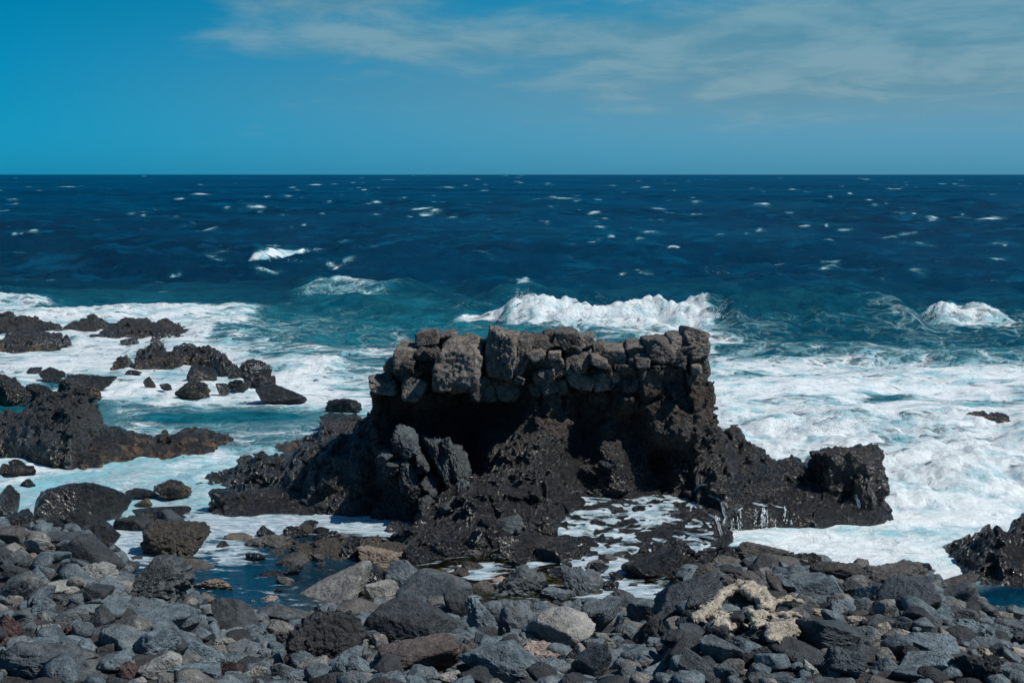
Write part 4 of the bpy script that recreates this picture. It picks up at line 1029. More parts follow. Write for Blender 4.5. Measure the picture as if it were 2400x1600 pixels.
# ------------------------------------------------------------------ boulders and cobbles, read off the photograph crop by crop
# (x0, y0, x1, y1, material, style, tilt, hand-written label)   styles: r rounded, a angular, h holed, c craggy, s smooth, b blocky, l layered
R1 = [
 (300,75,870,350,'wetstone','r',0,'huge black wet boulder with a pointed left end in the milky surf'),
 (-60,125,135,300,'wetstone','a',-30,'shiny wet black boulder cut by the left edge of the photo'),
 (-20,310,310,490,'wetstone','c',0,'rough black pitted boulder at the left edge behind the brown squarish stone'),
 (320,345,490,440,'wetstone','s',20,'smooth black egg shaped stone under the huge wet boulder'),
 (415,300,610,420,'wetstone','r',0,'black rounded stone tucked against the foot of the huge wet boulder'),
 (560,350,820,470,'wetstone','r',5,None),(640,415,820,505,'wetstone','r',0,None),
 (930,250,1290,345,'wetstone','s',0,'low smooth wet stone like a turtle back behind the algae cone'),
 (810,325,1085,470,'dark','r',0,'dark grey rounded boulder standing alone in the pool left of the algae cone'),
 (1100,280,1405,450,'dark','r',0,'dark boulder right behind the brown algae covered cone'),
 (1010,365,1420,590,'algae','c',0,'cone shaped boulder covered in brown algae standing in white scum'),
 (0,410,195,530,'brown','b',0,'squarish flat topped brownish stone at the left edge'),
 (175,470,365,610,'pale','r',0,'round pale topped stone near the left edge'),(-20,505,185,600,'pale','r',5,None),(305,435,545,545,'dark','b',0,None),(380,490,490,580,'grey','r',0,None),
 (480,455,835,700,'dark','s',-5,'large smooth dark grey dome shaped boulder beside the white scum'),
 (210,555,470,700,'grey','r',-20,None),(-20,570,215,735,'grey','h',0,None),(190,580,260,650,'tan','r',0,None),(230,672,375,780,'grey','r',0,None),
 (570,635,790,780,'pale','h',0,'pale stone with a black holed left face below the dome boulder'),(430,665,570,790,'grey','r',30,None),(845,595,1020,670,'dark','h',0,None),
 (1170,620,1450,770,'brown','r',0,'brownish boulder touching the blue part of the pool'),
 (820,620,1310,960,'grey','c',-15,'very big craggy grey boulder at the pool edge left of the blue water'),
 (-30,730,235,950,'grey','h',-15,'big grey sloping boulder with a dark undercut at the left edge'),(250,770,530,885,'pale','h',-10,None),(350,715,500,790,'grey','a',0,None),(540,755,690,830,'grey','r',10,None),
 (625,725,850,870,'grey','r',10,None),(545,845,805,960,'grey','r',0,None),(430,865,540,950,'pale','r',0,None),
 (1280,730,1640,880,'tan','c',0,'low tan ledge with cracked turtle shell top at the pool edge'),(1320,850,1540,960,'tan','c',0,None),
 (1990,665,2810,1080,'pale','a',-12,None),
 (810,895,1070,1010,'grey','r',0,None),(820,950,1290,1100,'grey','s',4,'long low dark grey boulder like a loaf'),(1070,925,1300,1010,'grey','a',0,None),(200,910,410,1060,'grey','c',0,None),
 (400,960,610,1070,'grey','a',0,None),(610,970,780,1100,'dark','a',0,None),(480,915,740,1010,'grey','r',5,None),(-20,950,250,1070,'grey','r',0,None),
 (-30,1020,150,1225,'red','c',0,'dark red scoria lump at the left edge'),(440,1075,550,1165,'red','a',0,None),(640,1050,890,1140,'grey','r',0,None),
 (1470,905,1810,1140,'dark','a',15,'flat faced wedge of dark grey basalt pointing to the left'),(1380,920,1530,1030,'pale','a',0,None),(1190,1000,1390,1190,'grey','a',-35,None),
 (1790,865,1940,965,'pink','c',0,None),(1710,905,1790,975,'cream','c',0,'small cream coloured stone by the pool edge left of the big pale boulder'),
 (1800,940,2190,1060,'grey','a',5,None),(1865,1040,2110,1240,'pale','h',10,'pale stone with a dark mouth like hollow next to the black weedy boulder'),
 (2000,1000,2480,1385,'wetstone','c',-10,None),
 (700,1090,1100,1300,'grey','r',12,None),(890,1080,1220,1320,'grey','h',-10,'grey stone peppered with large gas holes'),(675,1200,780,1320,'brown','r',0,None),
 (1225,1145,1530,1400,'grey','a',20,'big angular grey block with a jagged front face'),(1100,1080,1210,1150,'red','r',0,None),(1370,1060,1520,1190,'grey','r',0,None),
 (15,1190,850,1500,'grey','h',5,'largest grey boulder of the lower left corner with a rough pale crest'),(375,1150,680,1300,'grey','r',15,None),(110,1150,390,1260,'grey','c',0,None),
 (1865,1230,2010,1345,'grey','b',0,'small blocky brick like stone left of the black weedy boulder'),(960,1270,1240,1470,'pale','r',-5,None),(820,1335,960,1480,'red','c',0,'red brown scoria lump beside the corner boulder'),
 (1200,1325,1490,1490,'grey','c',0,None),(1480,1315,1670,1460,'red','a',-20,None),(1600,1265,1780,1360,'grey','r',0,None),(1530,1175,1780,1300,'grey','a',0,None),(1480,1160,1640,1260,'pale','c',0,None),
 (1840,1310,2080,1450,'grey','r',0,None),(1690,1340,1850,1450,'pale','h',0,None),(1550,1410,1790,1500,'grey','h',0,None),(1930,1385,2140,1500,'grey','r',0,None),(2130,1420,2280,1500,'brown','r',0,None),
 (130,1040,260,1140,'grey','r',0,None),(250,1040,420,1140,'pale','c',0,None),(0,1230,60,1330,'grey','r',0,None),(850,1440,1000,1520,'pale','r',0,None),(140,910,230,990,'grey','r',0,None),
 (1560,445,1730,540,'tan','r',0,'rounded tan stone at the left end of the little rock row in the pool'),(1500,490,1580,535,'wetstone','r',0,None),(1710,445,2040,585,'brown','c',0,'cluster shaped brown rock awash in the middle of the left pool'),
 (1700,570,1820,630,'wetstone','c',0,None),(2010,440,2110,510,'tan','r',0,None),(1960,430,2030,465,'wetstone','r',0,None),(2040,420,2120,460,'wetstone','r',0,None),(2150,415,2352,500,'wetstone','c',0,None),
 (1880,590,2125,720,'brown','r',-10,'brown pyramid stone standing in the pool behind the big pale boulder'),(1680,730,1780,800,'wetstone','a',0,None),(1790,700,1990,800,'wetstone','c',0,None),(2120,680,2220,750,'wetstone','c',0,None),
 (1660,790,1960,865,'wetstone','c',0,None),(1350,390,1450,440,'wetstone','r',0,None)]
R2 = [
 (-360,665,160,985,'pale','a',-14,'big pale grey boulder leaning at the edge of the pool, brightest on the beach'),
 (-350,1000,135,1385,'wetstone','c',-10,'big black boulder with weedy fuzzy coat near the bottom edge'),
 (135,525,440,700,'tan','c',0,'tan knobbly rock with folded top at the pool edge'),(430,545,700,700,'wetstone','c',0,None),(240,640,400,730,'tan','c',0,None),(20,680,290,850,'wetstone','r',0,None),
 (330,645,620,880,'grey','a',35,'pointed grey brown boulder sloping down to the right'),(410,720,870,970,'grey','s',-5,'large smooth rounded boulder with shiny spots facing the brown pool'),
 (180,770,410,935,'pale','a',10,'pale angular stone between the pale boulder and the pointed one'),(870,755,1050,900,'brown','r',0,None),(1030,740,1150,840,'pink','r',0,None),
 (1060,690,1390,940,'grey','c',0,'rough grey peak shaped boulder at the brown pool'),(1520,660,1800,940,'grey','c',10,'tall stacked looking grey boulder beside the foamy pool end'),(1390,820,1610,950,'grey','a',0,None),
 (0,900,330,1040,'brown','s',-5,None),(110,1010,220,1095,'grey','a',0,None),(190,885,750,1240,'dark','a',-6,'broad dark grey boulder with a notched top in the middle of the beach'),
 (720,840,960,1065,'dark','l',80,'dark stone split into upright layers'),(680,1040,870,1185,'grey','r',0,None),(870,910,1130,1205,'grey','c',30,'bluish grey craggy slab leaning to the right'),
 (1090,905,1310,1200,'grey','h',0,None),(1300,975,1720,1260,'pale','r',5,'broad pale grey boulder with a weathered crest in the centre of the beach'),(1280,920,1450,1010,'grey','c',0,None),(1610,910,1910,1210,'grey','a',-40,'angular grey boulder with a steep left flank'),
 (1830,840,2090,1010,'dark','h',0,None),(1980,910,2200,1120,'grey','r',-5,None),(1880,1000,1990,1110,'grey','h',0,None),(2010,970,2360,1270,'dark','h',0,'very porous dark boulder full of small holes'),
 (2180,725,2610,1010,'dark','a',-10,'black shaded boulder next to the round shiny one'),(1960,565,2310,815,'wetstone','r',0,'round shiny wet black boulder standing in the foamy pool end'),
 (1900,1110,2010,1230,'brown','a',0,None),(280,1165,790,1440,'layer','l',-8,'brown boulder striped with fine curved layers'),(800,1170,960,1410,'brown','c',0,None),
 (850,1170,1450,1520,'grey','a',8,'flat topped angular bluish grey slab at the bottom edge'),(1240,1190,1550,1340,'pink','c',0,'pinkish weathered stone behind the flat slab'),(1550,1200,1730,1410,'pale','a',0,None),
 (1610,1215,1840,1490,'dark','a',-60,'dark wedge standing on edge right of the flat slab'),(140,1225,240,1320,'grey','a',0,None),(-20,1260,200,1490,'grey','h',0,None),(200,1310,290,1430,'grey','r',0,None),(260,1400,510,1500,'grey','r',0,None),
 (650,1380,830,1490,'pale','h',0,None),(1820,1290,2000,1400,'grey','r',0,None),(1770,1400,2000,1500,'grey','r',0,None),(2060,1250,2280,1360,'grey','r',0,None),(1930,1260,2090,1335,'pink','r',0,None),
 (2050,1340,2240,1490,'grey','r',0,None),(1960,1355,2070,1450,'pale','a',0,None),(1450,1390,1560,1490,'pale','c',0,None),(2220,1380,2352,1500,'grey','a',0,None),(560,1440,680,1500,'grey','r',0,None),
 (310,360,425,440,'wetstone','r',0,'small round wet stone at the corner of the white scum by the outcrop'),(420,380,510,470,'wetstone','a',0,None),(650,430,880,560,'wetstone','h',0,None),(870,400,985,520,'wetstone','a',-40,None),(1000,405,1110,540,'wetstone','a',50,None),
 (1085,450,1230,570,'wetstone','r',0,None),(1430,130,1670,290,'wetstone','r',0,'rounded wet boulder with grey sheen at the foot of the outcrop'),(1050,645,1240,720,'wetstone','c',0,None),(680,230,760,300,'lobe','r',0,None),(860,200,960,330,'wetstone','a',0,None),
 (0,490,130,640,'wetstone','c',0,None),(1240,470,1600,650,'wetstone','l',-10,'black ribbed slab of lava sloping into the brown pool'),(1190,410,1240,450,'lobe','r',0,None),(2080,820,2200,890,'wetstone','r',0,None)]
R3 = [
 (400,510,730,650,'brown','c',-5,'brown cracked boulder on top of the beach below the trickling water'),(230,600,450,700,'brown','r',0,None),(250,685,580,870,'brown','c',0,'pile shaped brown boulder behind the cream arch'),(60,650,250,830,'brown','c',0,None),(40,745,250,960,'dark','a',0,None),
 (540,585,790,710,'brown','r',0,None),(580,705,720,880,'brown','r',20,'brown upright rounded stone behind the cream crust'),(770,575,960,710,'wetstone','c',0,'blue black wet crag with a wet tip against the white foam'),
 (895,635,1205,800,'brown','h',0,'light brown holed boulder on the skyline of the beach'),(1020,770,1215,910,'dark','c',0,None),(750,745,1060,920,'grey','b',-8,'blocky bluish boulder with a square hole'),(820,860,1060,970,'grey','r',0,None),
 (1205,655,1680,860,'brown','c',-8,'largest brown black boulder on the skyline of the right beach'),(1510,640,1710,750,'wetstone','c',0,'lumpy black rock behind the skyline boulder'),
 (1195,770,1440,965,'grey','a',12,'diamond shaped dark grey boulder on the right beach'),(1370,770,1730,1030,'dark','r',0,'big dark triangular boulder right of the diamond shaped one'),(1690,720,2040,840,'brown','r',-10,None),
 (1740,765,2010,955,'grey','s',-12,'smooth grey boulder next to the small blue pool'),(1665,895,1850,1030,'grey','h',0,None),(1025,900,1180,1020,'grey','a',0,None),(1150,895,1330,1015,'grey','s',0,None),
 (1820,940,2020,1100,'grey','a',0,None),(1975,905,2165,1010,'grey','r',0,None),(2240,940,2370,1050,'grey','a',0,None),(2170,935,2260,985,'pink','r',0,None),(2115,1020,2350,1150,'grey','h',0,None),(1860,1030,2155,1225,'grey','c',15,None),
 (1270,1000,1450,1090,'grey','s',0,None),(1450,1020,1620,1130,'dark','a',0,None),(1680,1010,1790,1120,'grey','a',0,None),(1425,955,1500,1030,'dark','r',0,None),(1780,1005,1870,1070,'grey','a',0,None),
 (690,900,820,1005,'dark','s',-8,'smooth dark egg shaped stone lying on the cream crust'),(815,945,905,1010,'dark','s',0,None),(520,1030,645,1115,'dark','a',0,None),(300,975,450,1050,'dark','c',0,None),(335,850,460,915,'dark','a',0,'dark flat stone inside the cream arch'),
 (295,915,400,970,'dark','a',0,None),(420,920,540,1000,'dark','a',0,None),(595,860,660,915,'dark','a',0,None),(610,945,670,985,'dark','s',0,None),(600,985,690,1020,'dark','s',0,None),(1140,970,1280,1030,'brown','s',0,None),
 (770,985,1310,1270,'dark','a',22,'long black wedge shaped boulder with a deep shadow under it'),(1150,1070,1325,1180,'grey','a',0,None),
 (1080,1000,1265,1085,'cream','c',5,'cream coloured rounded lump behind the black wedge'),(845,950,990,1020,'cream','c',0,None),(1440,1095,1570,1190,'cream','c',10,None),(1300,1060,1430,1170,'cream','c',0,None),(1600,1060,1700,1140,'cream','c',0,None),
 (1770,1085,1875,1215,'cream','c',30,'tall cream lump standing among the grey boulders at right'),(2000,1220,2140,1330,'cream','c',0,None),(2100,1290,2250,1350,'cream','c',0,None),(2240,1230,2370,1300,'cream','c',0,None),(1880,1220,1950,1265,'cream','c',0,None),
 (1360,1150,1515,1250,'dark','r',0,None),(640,1185,1045,1380,'dark','s',8,'large smooth dark boulder in front of the black wedge'),(-20,1020,275,1180,'dark','r',10,None),(-20,1075,220,1265,'dark','a',20,None),
 (140,1165,455,1380,'grey','a',15,None),(325,1060,640,1240,'dark','c',0,'dark ragged porous stone just below the cream crust'),(-20,1245,210,1490,'dark','a',30,None),(160,1340,375,1490,'grey','r',0,None),(440,1230,650,1370,'dark','c',0,None),
 (825,1315,965,1450,'pale','c',10,'small pale cracked stone in front of the large smooth dark boulder'),(985,1255,1260,1480,'dark','c',0,None),(1070,1190,1385,1360,'dark','r',0,None),(1500,1240,1865,1450,'grey','a',-10,'broad grey faceted slab near the bottom right'),
 (1450,1370,1700,1500,'grey','r',0,None),(1560,1115,1905,1310,'grey','a',20,None),(1320,1195,1500,1300,'grey','r',0,None),(1860,1250,2160,1490,'dark','c',0,'rough dark crag of a stone at the lower right corner'),(2160,1330,2380,1500,'grey','a',0,None),
 (2115,1200,2250,1335,'grey','a',0,None),(1300,1300,1500,1430,'grey','r',0,None),(905,1410,1175,1500,'grey','a',0,None),(690,1430,850,1510,'grey','c',0,None),(450,1400,590,1500,'grey','r',0,None),(575,1400,745,1500,'grey','a',0,None),
 (2250,1130,2380,1240,'grey','c',0,None),(1240,1420,1480,1510,'brown','h',0,None),(1700,1440,1870,1510,'pink','r',0,None),(560,1340,660,1410,'grey','r',0,None),(370,1370,450,1430,'pale','r',0,None),(1990,1120,2120,1210,'dark','a',0,None),(2240,850,2352,890,'wetstone','c',0,None),(1920,1290,2000,1340,'grey','r',0,None),(20,860,150,1030,'dark','c',0,None)]
SURF = [  # crop 4
 (-30,175,135,240,'c'),(65,210,240,300,'c'),(230,220,415,260,'a'),(440,210,590,235,'a'),(590,195,755,275,'c'),(720,215,820,242,'a'),(700,280,830,310,'a'),(805,220,1065,290,'a'),(830,262,1150,335,'b'),(1095,240,1240,300,'a'),(1150,288,1245,342,'b'),
 (1220,280,1360,350,'c'),(1330,330,1455,395,'c'),(340,310,430,350,'b'),(420,320,490,375,'b'),(620,310,740,345,'c'),(740,300,850,345,'b'),(840,340,950,375,'a'),(900,365,1030,440,'b'),(1010,370,1110,425,'b'),(545,335,640,420,'b'),(655,365,830,450,'b'),
 (800,475,920,560,'c'),(960,452,1050,548,'c'),(1030,410,1180,530,'c'),(1120,460,1270,548,'c'),(1190,390,1315,440,'c'),(1230,430,1420,510,'a'),(1370,440,1580,565,'c'),(1570,550,1665,608,'c'),(1300,530,1485,622,'r'),(1655,512,1860,655,'c'),(1820,600,1897,645,'c'),
 (1575,625,1720,685,'c'),(1225,635,1435,735,'c'),(1495,655,1575,712,'r'),(1790,655,2095,765,'a'),(990,608,1072,658,'c'),(865,555,970,582,'r'),(290,545,440,612,'c'),(185,540,285,575,'r'),(288,610,425,637,'a'),(-40,620,210,775,'c'),(170,665,370,750,'c'),
 (390,640,665,762,'c'),(450,595,780,680,'c'),(-40,588,60,645,'c'),(65,1170,170,1215,'c'),(-10,1205,70,1260,'c'),(140,1308,242,1348,'c'),(1065,1330,1300,1425,'c'),(870,1375,1090,1420,'c'),(928,1438,1045,1482,'c'),(2255,755,2480,840,'c'),(60,1215,240,1265,'c'),(1100,650,1180,680,'r'),(2215,870,2352,975,'r'),(2225,860,2500,960,'c')]
SURF_L = {
          30:'rounded rock with yellowish top below the long sloping reef rock', 31:'pointed grey rock standing highest at the right end of the reef', 34:'black rock with white rivulets alone in the middle of the foam', 36:'triangular rock streaked with running water, furthest right in the foam',
          37:'tiny lone black rock in the foam left of the middle', 42:'broad black wet rock at the left edge above the blue water', 44:'broad round black wet rock right of the small white cascade', 45:'low black rock trailing right behind the round wet one', 49:'tiny black rock in the milky channel at left',
          50:'jagged little black rock in the channel near the turtle back stone', 53:'foam washed rock left of the central outcrop'}

def rotx(V, deg_, ax):
    c_, s_ = math.cos(math.radians(deg_)), math.sin(math.radians(deg_))
    Rm = {'y': [[c_, 0, s_], [0, 1, 0], [-s_, 0, c_]], 'z': [[c_, s_, 0], [-s_, c_, 0], [0, 0, 1]], 'x': [[1, 0, 0], [0, c_, s_], [0, -s_, c_]]}[ax]
    return V @ np.array(Rm, np.float32).T
STY = {'r': dict(facets=10, sharp=17, amp=0.085, f0=1.8), 'a': dict(facets=9, sharp=30, amp=0.065, f0=2.0), 'h': dict(facets=11, sharp=15, amp=0.09, f0=1.9, pits=0.16), 'c': dict(facets=11, sharp=16, amp=0.20, f0=2.1, pits=0.08),
       's': dict(facets=10, sharp=7, amp=0.035), 'b': dict(facets=7, sharp=22, amp=0.05, boxy=0.8), 'l': dict(facets=10, sharp=14, amp=0.06, wrinkle=0.14)}
def stone_mesh(level, seed, style, tilt, aspect):
    V, Fc = rock_shape(level, seed, **STY[style])
    r = random.Random(seed)
    V = rotx(V, r.uniform(-30, 30), 'x')
    if abs(tilt) > 5:
        V = V * np.array([1.35, 1.0, 0.62], np.float32)
        V = rotx(V, tilt, 'y')
    lo, hi = V.min(0), V.max(0)
    return (V - (lo + hi) / 2) / ((hi - lo) / 2), Fc

def ground_hit(px, py, lift=0.0):
    dx, dy, dz = ray(px, py)
    ts = np.linspace(9, 34, 500) / dy
    x, y, z = dx * ts, dy * ts, CAM_H + dz * ts
    gz = np.maximum(ground_z(x, y), -0.1) + lift
    k = np.argmax(z < gz)
    return float(x[k]), float(y[k]), float(gz[k])

dg0 = bpy.context.evaluated_depsgraph_get()
def hit0(px, py):
    dx, dy, dz = ray(px, py)
    r_ = SC.ray_cast(dg0, Vector((0, 0, CAM_H)), Vector((float(dx), float(dy), float(dz))))
    return r_[1].copy() if r_[0] else None
LAND = [(1280, 900, 'the flat topped outcrop')]
placed = []       # dicts for labelling
def put_stone(x0, y0, x1, y1, mat, style, tilt, seed, zb=None, onrock=None, name='boulder', sink=0.0, deep=0.85):
    wpx, hpx = x1 - x0, y1 - y0
    cx, cy = (x0 + x1) / 2, (y0 + y1) / 2
    if onrock is not None: gxh, gyh, gzh = onrock
    elif zb is None: gxh, gyh, gzh = ground_hit(cx, y1 - 0.12 * hpx)
    else:
        gxh, gyh = [float(q) for q in on_z(cx, y1, zb)]; gzh = zb
    m_px = gyh * 1.02 / FPX
    sx = wpx / 2 * m_px
    sy = min(sx * deep, hpx * m_px * 0.75 + 0.05)
    Yc = gyh + 0.55 * sy
    m_px = (Yc * CP + (CAM_H - gzh) * SP) / FPX
    sx = wpx / 2 * m_px
    e = math.atan2(CAM_H - gzh, Yc)
    vis = hpx / 2 * m_px
    sz = math.sqrt(max(vis ** 2 - (sy * math.sin(e)) ** 2, (0.45 * vis) ** 2)) / math.cos(e)
    X, _, Zc = [float(q) for q in at(cx, cy, Yc)]
    if sink:                                     # hide the foot under water
        Zc -= sz * sink * 0.5; sz *= (1 + sink * 0.5)
    lv = 5 if wpx > 215 else 4 if wpx > 58 else 3
    V, Fc = stone_mesh(lv, seed, style, tilt, sx / sz)
    V = V * np.array([sx * 1.17, sy * 1.1, sz * 1.15])
    o = link(name, mesh_from(name, V, Fc, M[mat], not (style in 'abc' and lv < 5)), None, (X, Yc, Zc))
    placed.append(dict(o=o, px=cx, py=cy, w=wpx, h=hpx, mat=mat, style=style))
    return o
HAND = {}
seed = 1000
for reg, ox in ((R1, 0), (R2, 800), (R3, 1600)):
    for q in reg:
        seed += 1
        if q[:2] in ((1990, 665), (2000, 1000)): continue       # the two stones cut by the crop edge come with the next crop
        x0, y0, x1, y1 = ox + q[0] / 2.94, 1100 + q[1] / 2.94, ox + q[2] / 2.94, 1100 + q[3] / 2.94
        inwater = q[4] == 'wetstone' and q[3] < (700 if reg is not R3 else 0) or q[4] in ('algae',)
        zb = 0.0 if inwater and y1 < 1345 else None
        nm = 'boulder' if (x1 - x0) > 62 else 'cobble'
        onr = None
        if reg is R2 and q[3] < 660 and q[4] in ('wetstone', 'lobe'):
            h_ = hit0((x0 + x1) / 2, y1 - 0.2 * (y1 - y0))
            if h_ is not None: onr = (h_.x, h_.y - 0.05, h_.z)
        o = put_stone(x0, y0, x1, y1, q[4], q[5], q[6], seed, zb, name=nm, sink=0.9 if zb is not None else 0.15, onrock=onr)
        if q[7]:
            HAND[o.name] = q[7]
for k, q in enumerate(SURF):
    seed += 1
    if k < 14 or k in (18, 19, 20, 21, 22, 23, 24, 25, 27, 28): continue
    x0, y0, x1, y1 = q[0] / 2.94, 680 + q[1] / 2.94, q[2] / 2.94, 680 + q[3] / 2.94
    y0 -= 0.18 * (y1 - y0)
    zb = 0.22 if q[3] < 460 else 0.03
    o = put_stone(x0, y0, x1, y1, 'wetstone' if q[4] != 'c' or k % 2 else 'reef', q[4] if (x1 - x0) > 30 else 'a', 0, seed, zb, name='surf_rock', sink=0.6, deep=0.7)
    if k in SURF_L: HAND[o.name] = SURF_L[k]
print('stones', len(placed), time.time() - T0)

# ---- knob on the shelf end: ragged block, part of the outcrop
for nm, (x0, y0, x1, y1), Yd, sd_, dp in (('knob', (1900, 1040, 2072, 1215), 24.6, 71, .55), ('knob', (1985, 1110, 2050, 1250), 24.4, 72, .45)):
    cx, _, cz = at((x0 + x1) / 2, (y0 + y1) / 2, Yd); f_ = Yd * 1.01 / FPX
    Vb, Fb = rock_shape(5, sd_, facets=9, sharp=18, amp=0.17, f0=2.2, boxy=0.7)
    Vb = Vb * np.array([(x1 - x0) / 2 * f_ * 1.04, dp, (y1 - y0) / 2 * f_ * 1.05])
    link(nm, mesh_from(nm, Vb, Fb, M['wet']), main, (float(cx), Yd, float(cz)))

# ---- wet stones scattered through the shallow pool
pr_ = random.Random(31)
for k in range(62):
    cx_p = pr_.uniform(560, 1500); cy_p = pr_.uniform(1285, 1395) if cx_p > 960 else pr_.uniform(1235, 1390)
    if 480 < cx_p < 640 and pr_.random() < .6: continue
    w_p = pr_.uniform(16, 46); h_p = w_p * pr_.uniform(.4, .65)
    seed += 1
    put_stone(cx_p - w_p / 2, cy_p - h_p, cx_p + w_p / 2, cy_p, pr_.choice(['wetstone', 'wetstone', 'wetstone', 'brown', 'algae']), pr_.choice('rcah'), 0, seed, 0.0, name='cobble', sink=0.5)

# ---- loose fill: protos shared by the copies
PROTO = []
for k in range(14):
    V, Fc = stone_mesh(3, 5000 + k, 'aahcaarahb'[k % 10], 0, 1)
    PROTO.append((V, Fc))
matn = ['grey'] * 15 + ['dark'] * 4 + ['pale'] * 3 + ['red']
pm = {}
def proto_mesh(k, mn):
    if (k, mn) not in pm: pm[k, mn] = mesh_from('cobble', PROTO[k][0], PROTO[k][1], M[mn], 'aahcaarahb'[k % 10] not in 'abc')
    return pm[k, mn]
fr_ = random.Random(4)
occ = np.array([[p['px'], p['py'], p['w'] / 2, p['h'] / 2] for p in placed])
NIND = 300 - len([p for p in placed if p['o'].name.startswith(('boulder', 'cobble'))])
cand = []
for t_ in range(11000):
    y = fr_.uniform(9.6, 21.5); x = fr_.uniform(-0.50, 0.50) * y
    gz = float(ground_z(np.array([x]), np.array([y]))[0])
    if gz < 0.06: continue
    s = 0.035 + 0.11 * fr_.random() ** 2.4
    cand.append((s, x, y, gz))
cand.sort(reverse=True)
keep = []; grid = {}
for s, x, y, gz in cand:
    ok = True; k0 = (int(x / .4), int(y / .4))
    for a in (-1, 0, 1):
        for b in (-1, 0, 1):
            for (s2, x2, y2) in grid.get((k0[0] + a, k0[1] + b), ()):
                if (x - x2) ** 2 + (y - y2) ** 2 < (0.72 * (s + s2)) ** 2: ok = False; break
            if not ok: break
        if not ok: break
    if ok:
        grid.setdefault(k0, []).append((s, x, y)); keep.append((s, x, y, gz))
scored = []
for s, x, y, gz in keep:
    lift = fr_.uniform(-0.04, 0.05) + 0.35 * s
    px_, py_ = proj(x, y, gz + lift)
    hid = np.any((np.abs(occ[:, 0] - px_) < occ[:, 2] * 0.7) & (np.abs(occ[:, 1] - py_) < occ[:, 3] * 0.7))
    if hid and fr_.random() < 0.9: continue
    scored.append((0 if (hid or not (0 < px_ < 2400 and py_ < 1590)) else s / y, s, x, y, gz + lift, float(px_), float(py_)))
scored.sort(reverse=True)
sv, sf, nv = [], [], 0
byM = {}
for i_, (sc_, s, x, y, z, px_, py_) in enumerate(scored):
    k = fr_.randrange(14); mn = fr_.choice(matn)
    sc3 = np.array([s * fr_.uniform(.9, 1.4), s * fr_.uniform(.8, 1.2), s * fr_.uniform(.6, .9)])
    rz = fr_.uniform(0, 6.28); ry = fr_.uniform(-.5, .5)
    if i_ < NIND and sc_ > 0:
        o = link('cobble', proto_mesh(k, mn), None, (x, y, z)); o.scale = sc3; o.rotation_euler = (0, ry, rz)
        f_ = FPX / (y * 1.02)
        placed.append(dict(o=o, px=px_, py=py_, w=2 * sc3[0] * f_, h=2 * sc3[2] * f_, mat=mn, style='aahcaarahb'[k % 10]))
    else:
        if z > 0 and sc_ == 0 and s < 0.06 and fr_.random() < .5: continue
        Vp, Fp = PROTO[k]
        if s < 0.10 or sc_ == 0: Vp, Fp = (PROTO2 := globals().setdefault('_P2', [stone_mesh(1 if q < 4 else 2, 5100 + q, 'ra'[q % 2], 0, 1) for q in range(8)]))[k % 4 + (4 if s > 0.06 and sc_ > 0 else 0)]
        Vq = rotx(rotx((Vp * sc3).astype(np.float32), math.degrees(ry), 'y'), math.degrees(rz), 'z') + np.array([x, y, z])
        b_ = byM.setdefault(mn if mn in ('grey', 'dark', 'brown') else 'pale', [[], [], 0])
        b_[0].append(Vq); b_[1].append(Fp + b_[2]); b_[2] += len(Vq)
for mn, (a, b, c) in byM.items():
    o = link('pebbles', mesh_from('pebbles', np.concatenate(a), np.concatenate(b), M[mn]))
    tag(o, {'grey': 'grey', 'dark': 'charcoal', 'brown': 'brownish', 'pale': 'pale'}[mn] + ' small stones filling the gaps between the boulders', kind='stuff')
print('fill', len(scored), time.time() - T0)

# ---- labels: every stone says which one it is, by look and by what it lies beside
short = {}
for p in placed:
    h = HAND.get(p['o'].name)
    if h:
        cut = h
        for wd in (' at ', ' in the ', ' on the ', ' beside ', ' behind ', ' under ', ' standing ', ' near ', ' with ', ' next ', ' right ', ' left ', ' touching ', ' covered ', ' just ', ' cut ', ' tucked ', ' among ', ' facing ', ' leaning ', ' between ', ' full ', ' streaked ', ' sloping ', ' alone', ' lying ', ' inside ', ' of the ', ' by the ', ' above ', ' below ', ' like ', ' crossing ', ' split ', ' pointing ', ' peppered ', ' trailing ', ' crest ', ' awash ', ' washed ', ' in front ', ' lying', ' standing', ' right', ' holed', ' smaller '):
            k = cut.find(wd)
            if k > 9: cut = cut[:k]
        short[p['o'].name] = 'the ' + cut.rstrip(',')
from collections import Counter
cs = Counter(short.values())
lm = [(p['px'], p['py'], short[p['o'].name], p) for p in placed if p['o'].name in short and cs[short[p['o'].name]] == 1]
TONE = {'grey': 'grey', 'dark': 'dark grey', 'pale': 'pale grey', 'brown': 'brownish', 'red': 'reddish brown', 'tan': 'tan', 'pink': 'pinkish', 'cream': 'cream', 'wetstone': 'wet black', 'reef': 'wet black', 'algae': 'brown', 'layer': 'brown', 'lobe': 'grey'}
SHP = {'r': 'rounded', 'a': 'angular', 'h': 'pitted', 'c': 'craggy', 's': 'smooth', 'b': 'blocky', 'l': 'layered'}
used = set(HAND.values())
def rel(p, l):
    dx, dy = p['px'] - l[0], (p['py'] - l[1]) * 1.3
    if abs(dx) > abs(dy): return 'right of' if dx > 0 else 'left of'
    return 'in front of' if dy > 0 else 'behind'
